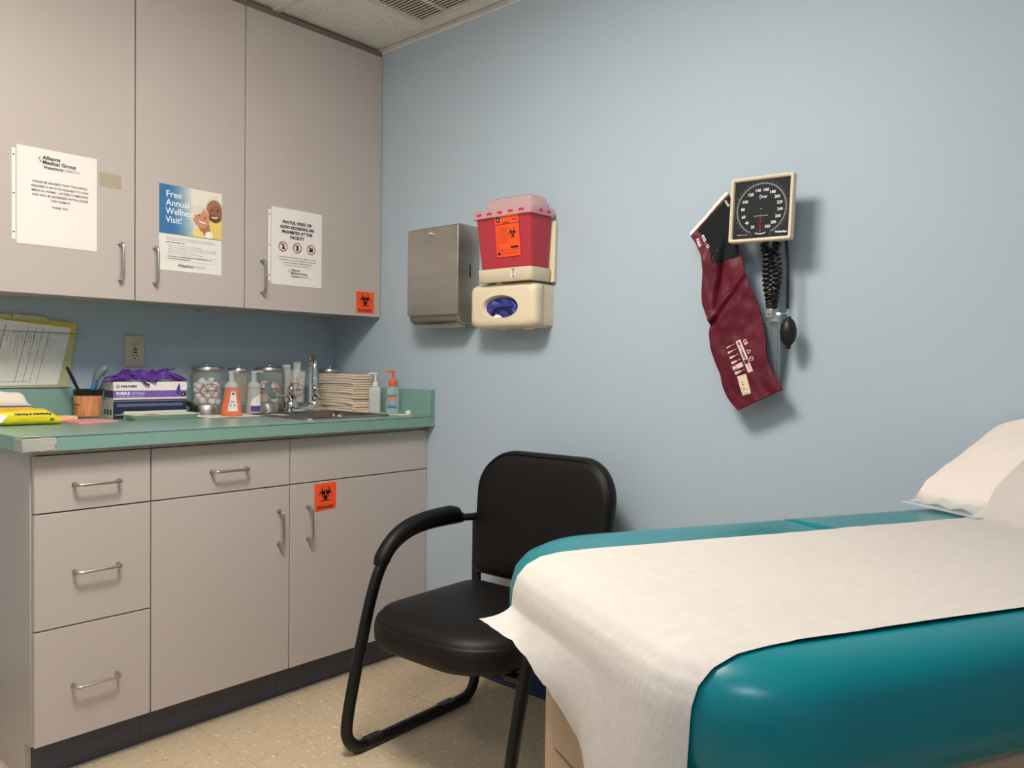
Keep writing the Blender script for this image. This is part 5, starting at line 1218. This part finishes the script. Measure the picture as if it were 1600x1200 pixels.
# pillow leaning on the wall at the head, with paper cover
t3 = thing('pillow', 'white paper covered pillow propped against the wall on the exam table head', 'pillow', (org.x, org.y, 0), AZ)
def wallx(y_):   # local x at which the blue wall is met, for local y
    yw = NC + y_; return (-.022 - wx_.y * yw) / ax_.y
def pil(u, v, off=0.0, top=True):
    y_ = .325 - .60 * u; x0_ = .893 + .03 * u; x1_ = min(wallx(y_), 1.36) - .004
    x = x0_ + (x1_ - x0_) * v
    edge = min(1, min(u, 1 - u) * 6) ** .5; ev = min(1, (1 - v) * 7) ** .5
    dxp = x - x0_; rise = .54 * dxp if dxp < .25 else .135 + .05 * (1 - math.exp(-(dxp - .25) * 9))
    zt = .870 + .012 * min(1, v * 14) + rise + .022 * edge * min(1, v * 2.4) * (1 - .4 * v) + .004 * nz(u * 5, v * 5, 9)
    if top: return (x, y_, zt + off)
    zb_ = .8445 + max(0, rise - .10 - .02 * v) * .95
    return (x, y_, min(zb_, zt - .012))
m = MB('pillow_paper_lit'); NU, NV = 40, 32
topg = [[pil(i / NU, j / NV) for i in range(NU + 1)] for j in range(NV + 1)]; botg = [[pil(i / NU, j / NV, 0, False) for i in range(NU + 1)] for j in range(NV + 1)]
m.grid(lambda u, v: topg[round(v * NV)][round(u * NU)], NU, NV); m.grid(lambda u, v: botg[round(v * NV)][round(u * NU)], NU, NV)
per = [(0, i) for i in range(NU + 1)] + [(j, NU) for j in range(1, NV + 1)] + [(NV, i) for i in range(NU - 1, -1, -1)] + [(j, 0) for j in range(NV - 1, 0, -1)]
m.loft([[topg[a][b] for a, b in per], [tuple((Vector(topg[a][b]) + Vector(botg[a][b])) / 2 + Vector((-.006 if a == 0 else 0, .006 if b == 0 else 0, 0))) for a, b in per], [botg[a][b] for a, b in per]], False, False)
m.build('cushion', t3, local=True, smooth=70)
# clear plastic liner under the pillow
t4 = MB('clear_film'); t4.grid(lambda u, v: (.855 + .14 * v - .02 * u, .345 - .20 * u, .8425 + .012 * v + .016 * v * abs(nz(u * 7, v * 4, 3)) + .004 * (v < .2)), 22, 10)
t4.grid(lambda u, v: (.872 + .10 * v, .335 - .17 * u, .850 + .020 * min(1, v * 2) + .006 * nz(u * 6, v * 3, 6)), 20, 6)
o = t4.build('plastic_liner', smooth=70, solid=.0006); o.location = (org.x, org.y, 0); o.rotation_euler = (0, 0, AZ); tag(o, 'crinkled clear plastic liner between the pillow and the teal pad', 'plastic liner')
# paper rising from the table onto the pillow
m = MB('exam_paper')
def ramp(u, v):
    y_ = q0 + (q1 - q0) * u; x = XH - .12 + v * .48; up = (.325 - y_) / .60; x0_ = .893 + .03 * up; x1_ = min(wallx(y_), 1.36) - .006
    x = min(x, x1_)
    if x < x0_ - .0: s_ = max(0, (x - (x0_ - .07)) / .07); z = .8436 + .0284 * s_ * s_
    else:
        vv = (x - x0_) / (x1_ - x0_); z = max(pil(up, vv)[2] + .0025, .872)
    return (x, y_, z)
m.grid(ramp, 30, 60); m.build('pillow_cover_sheet', t2, local=True, smooth=80)
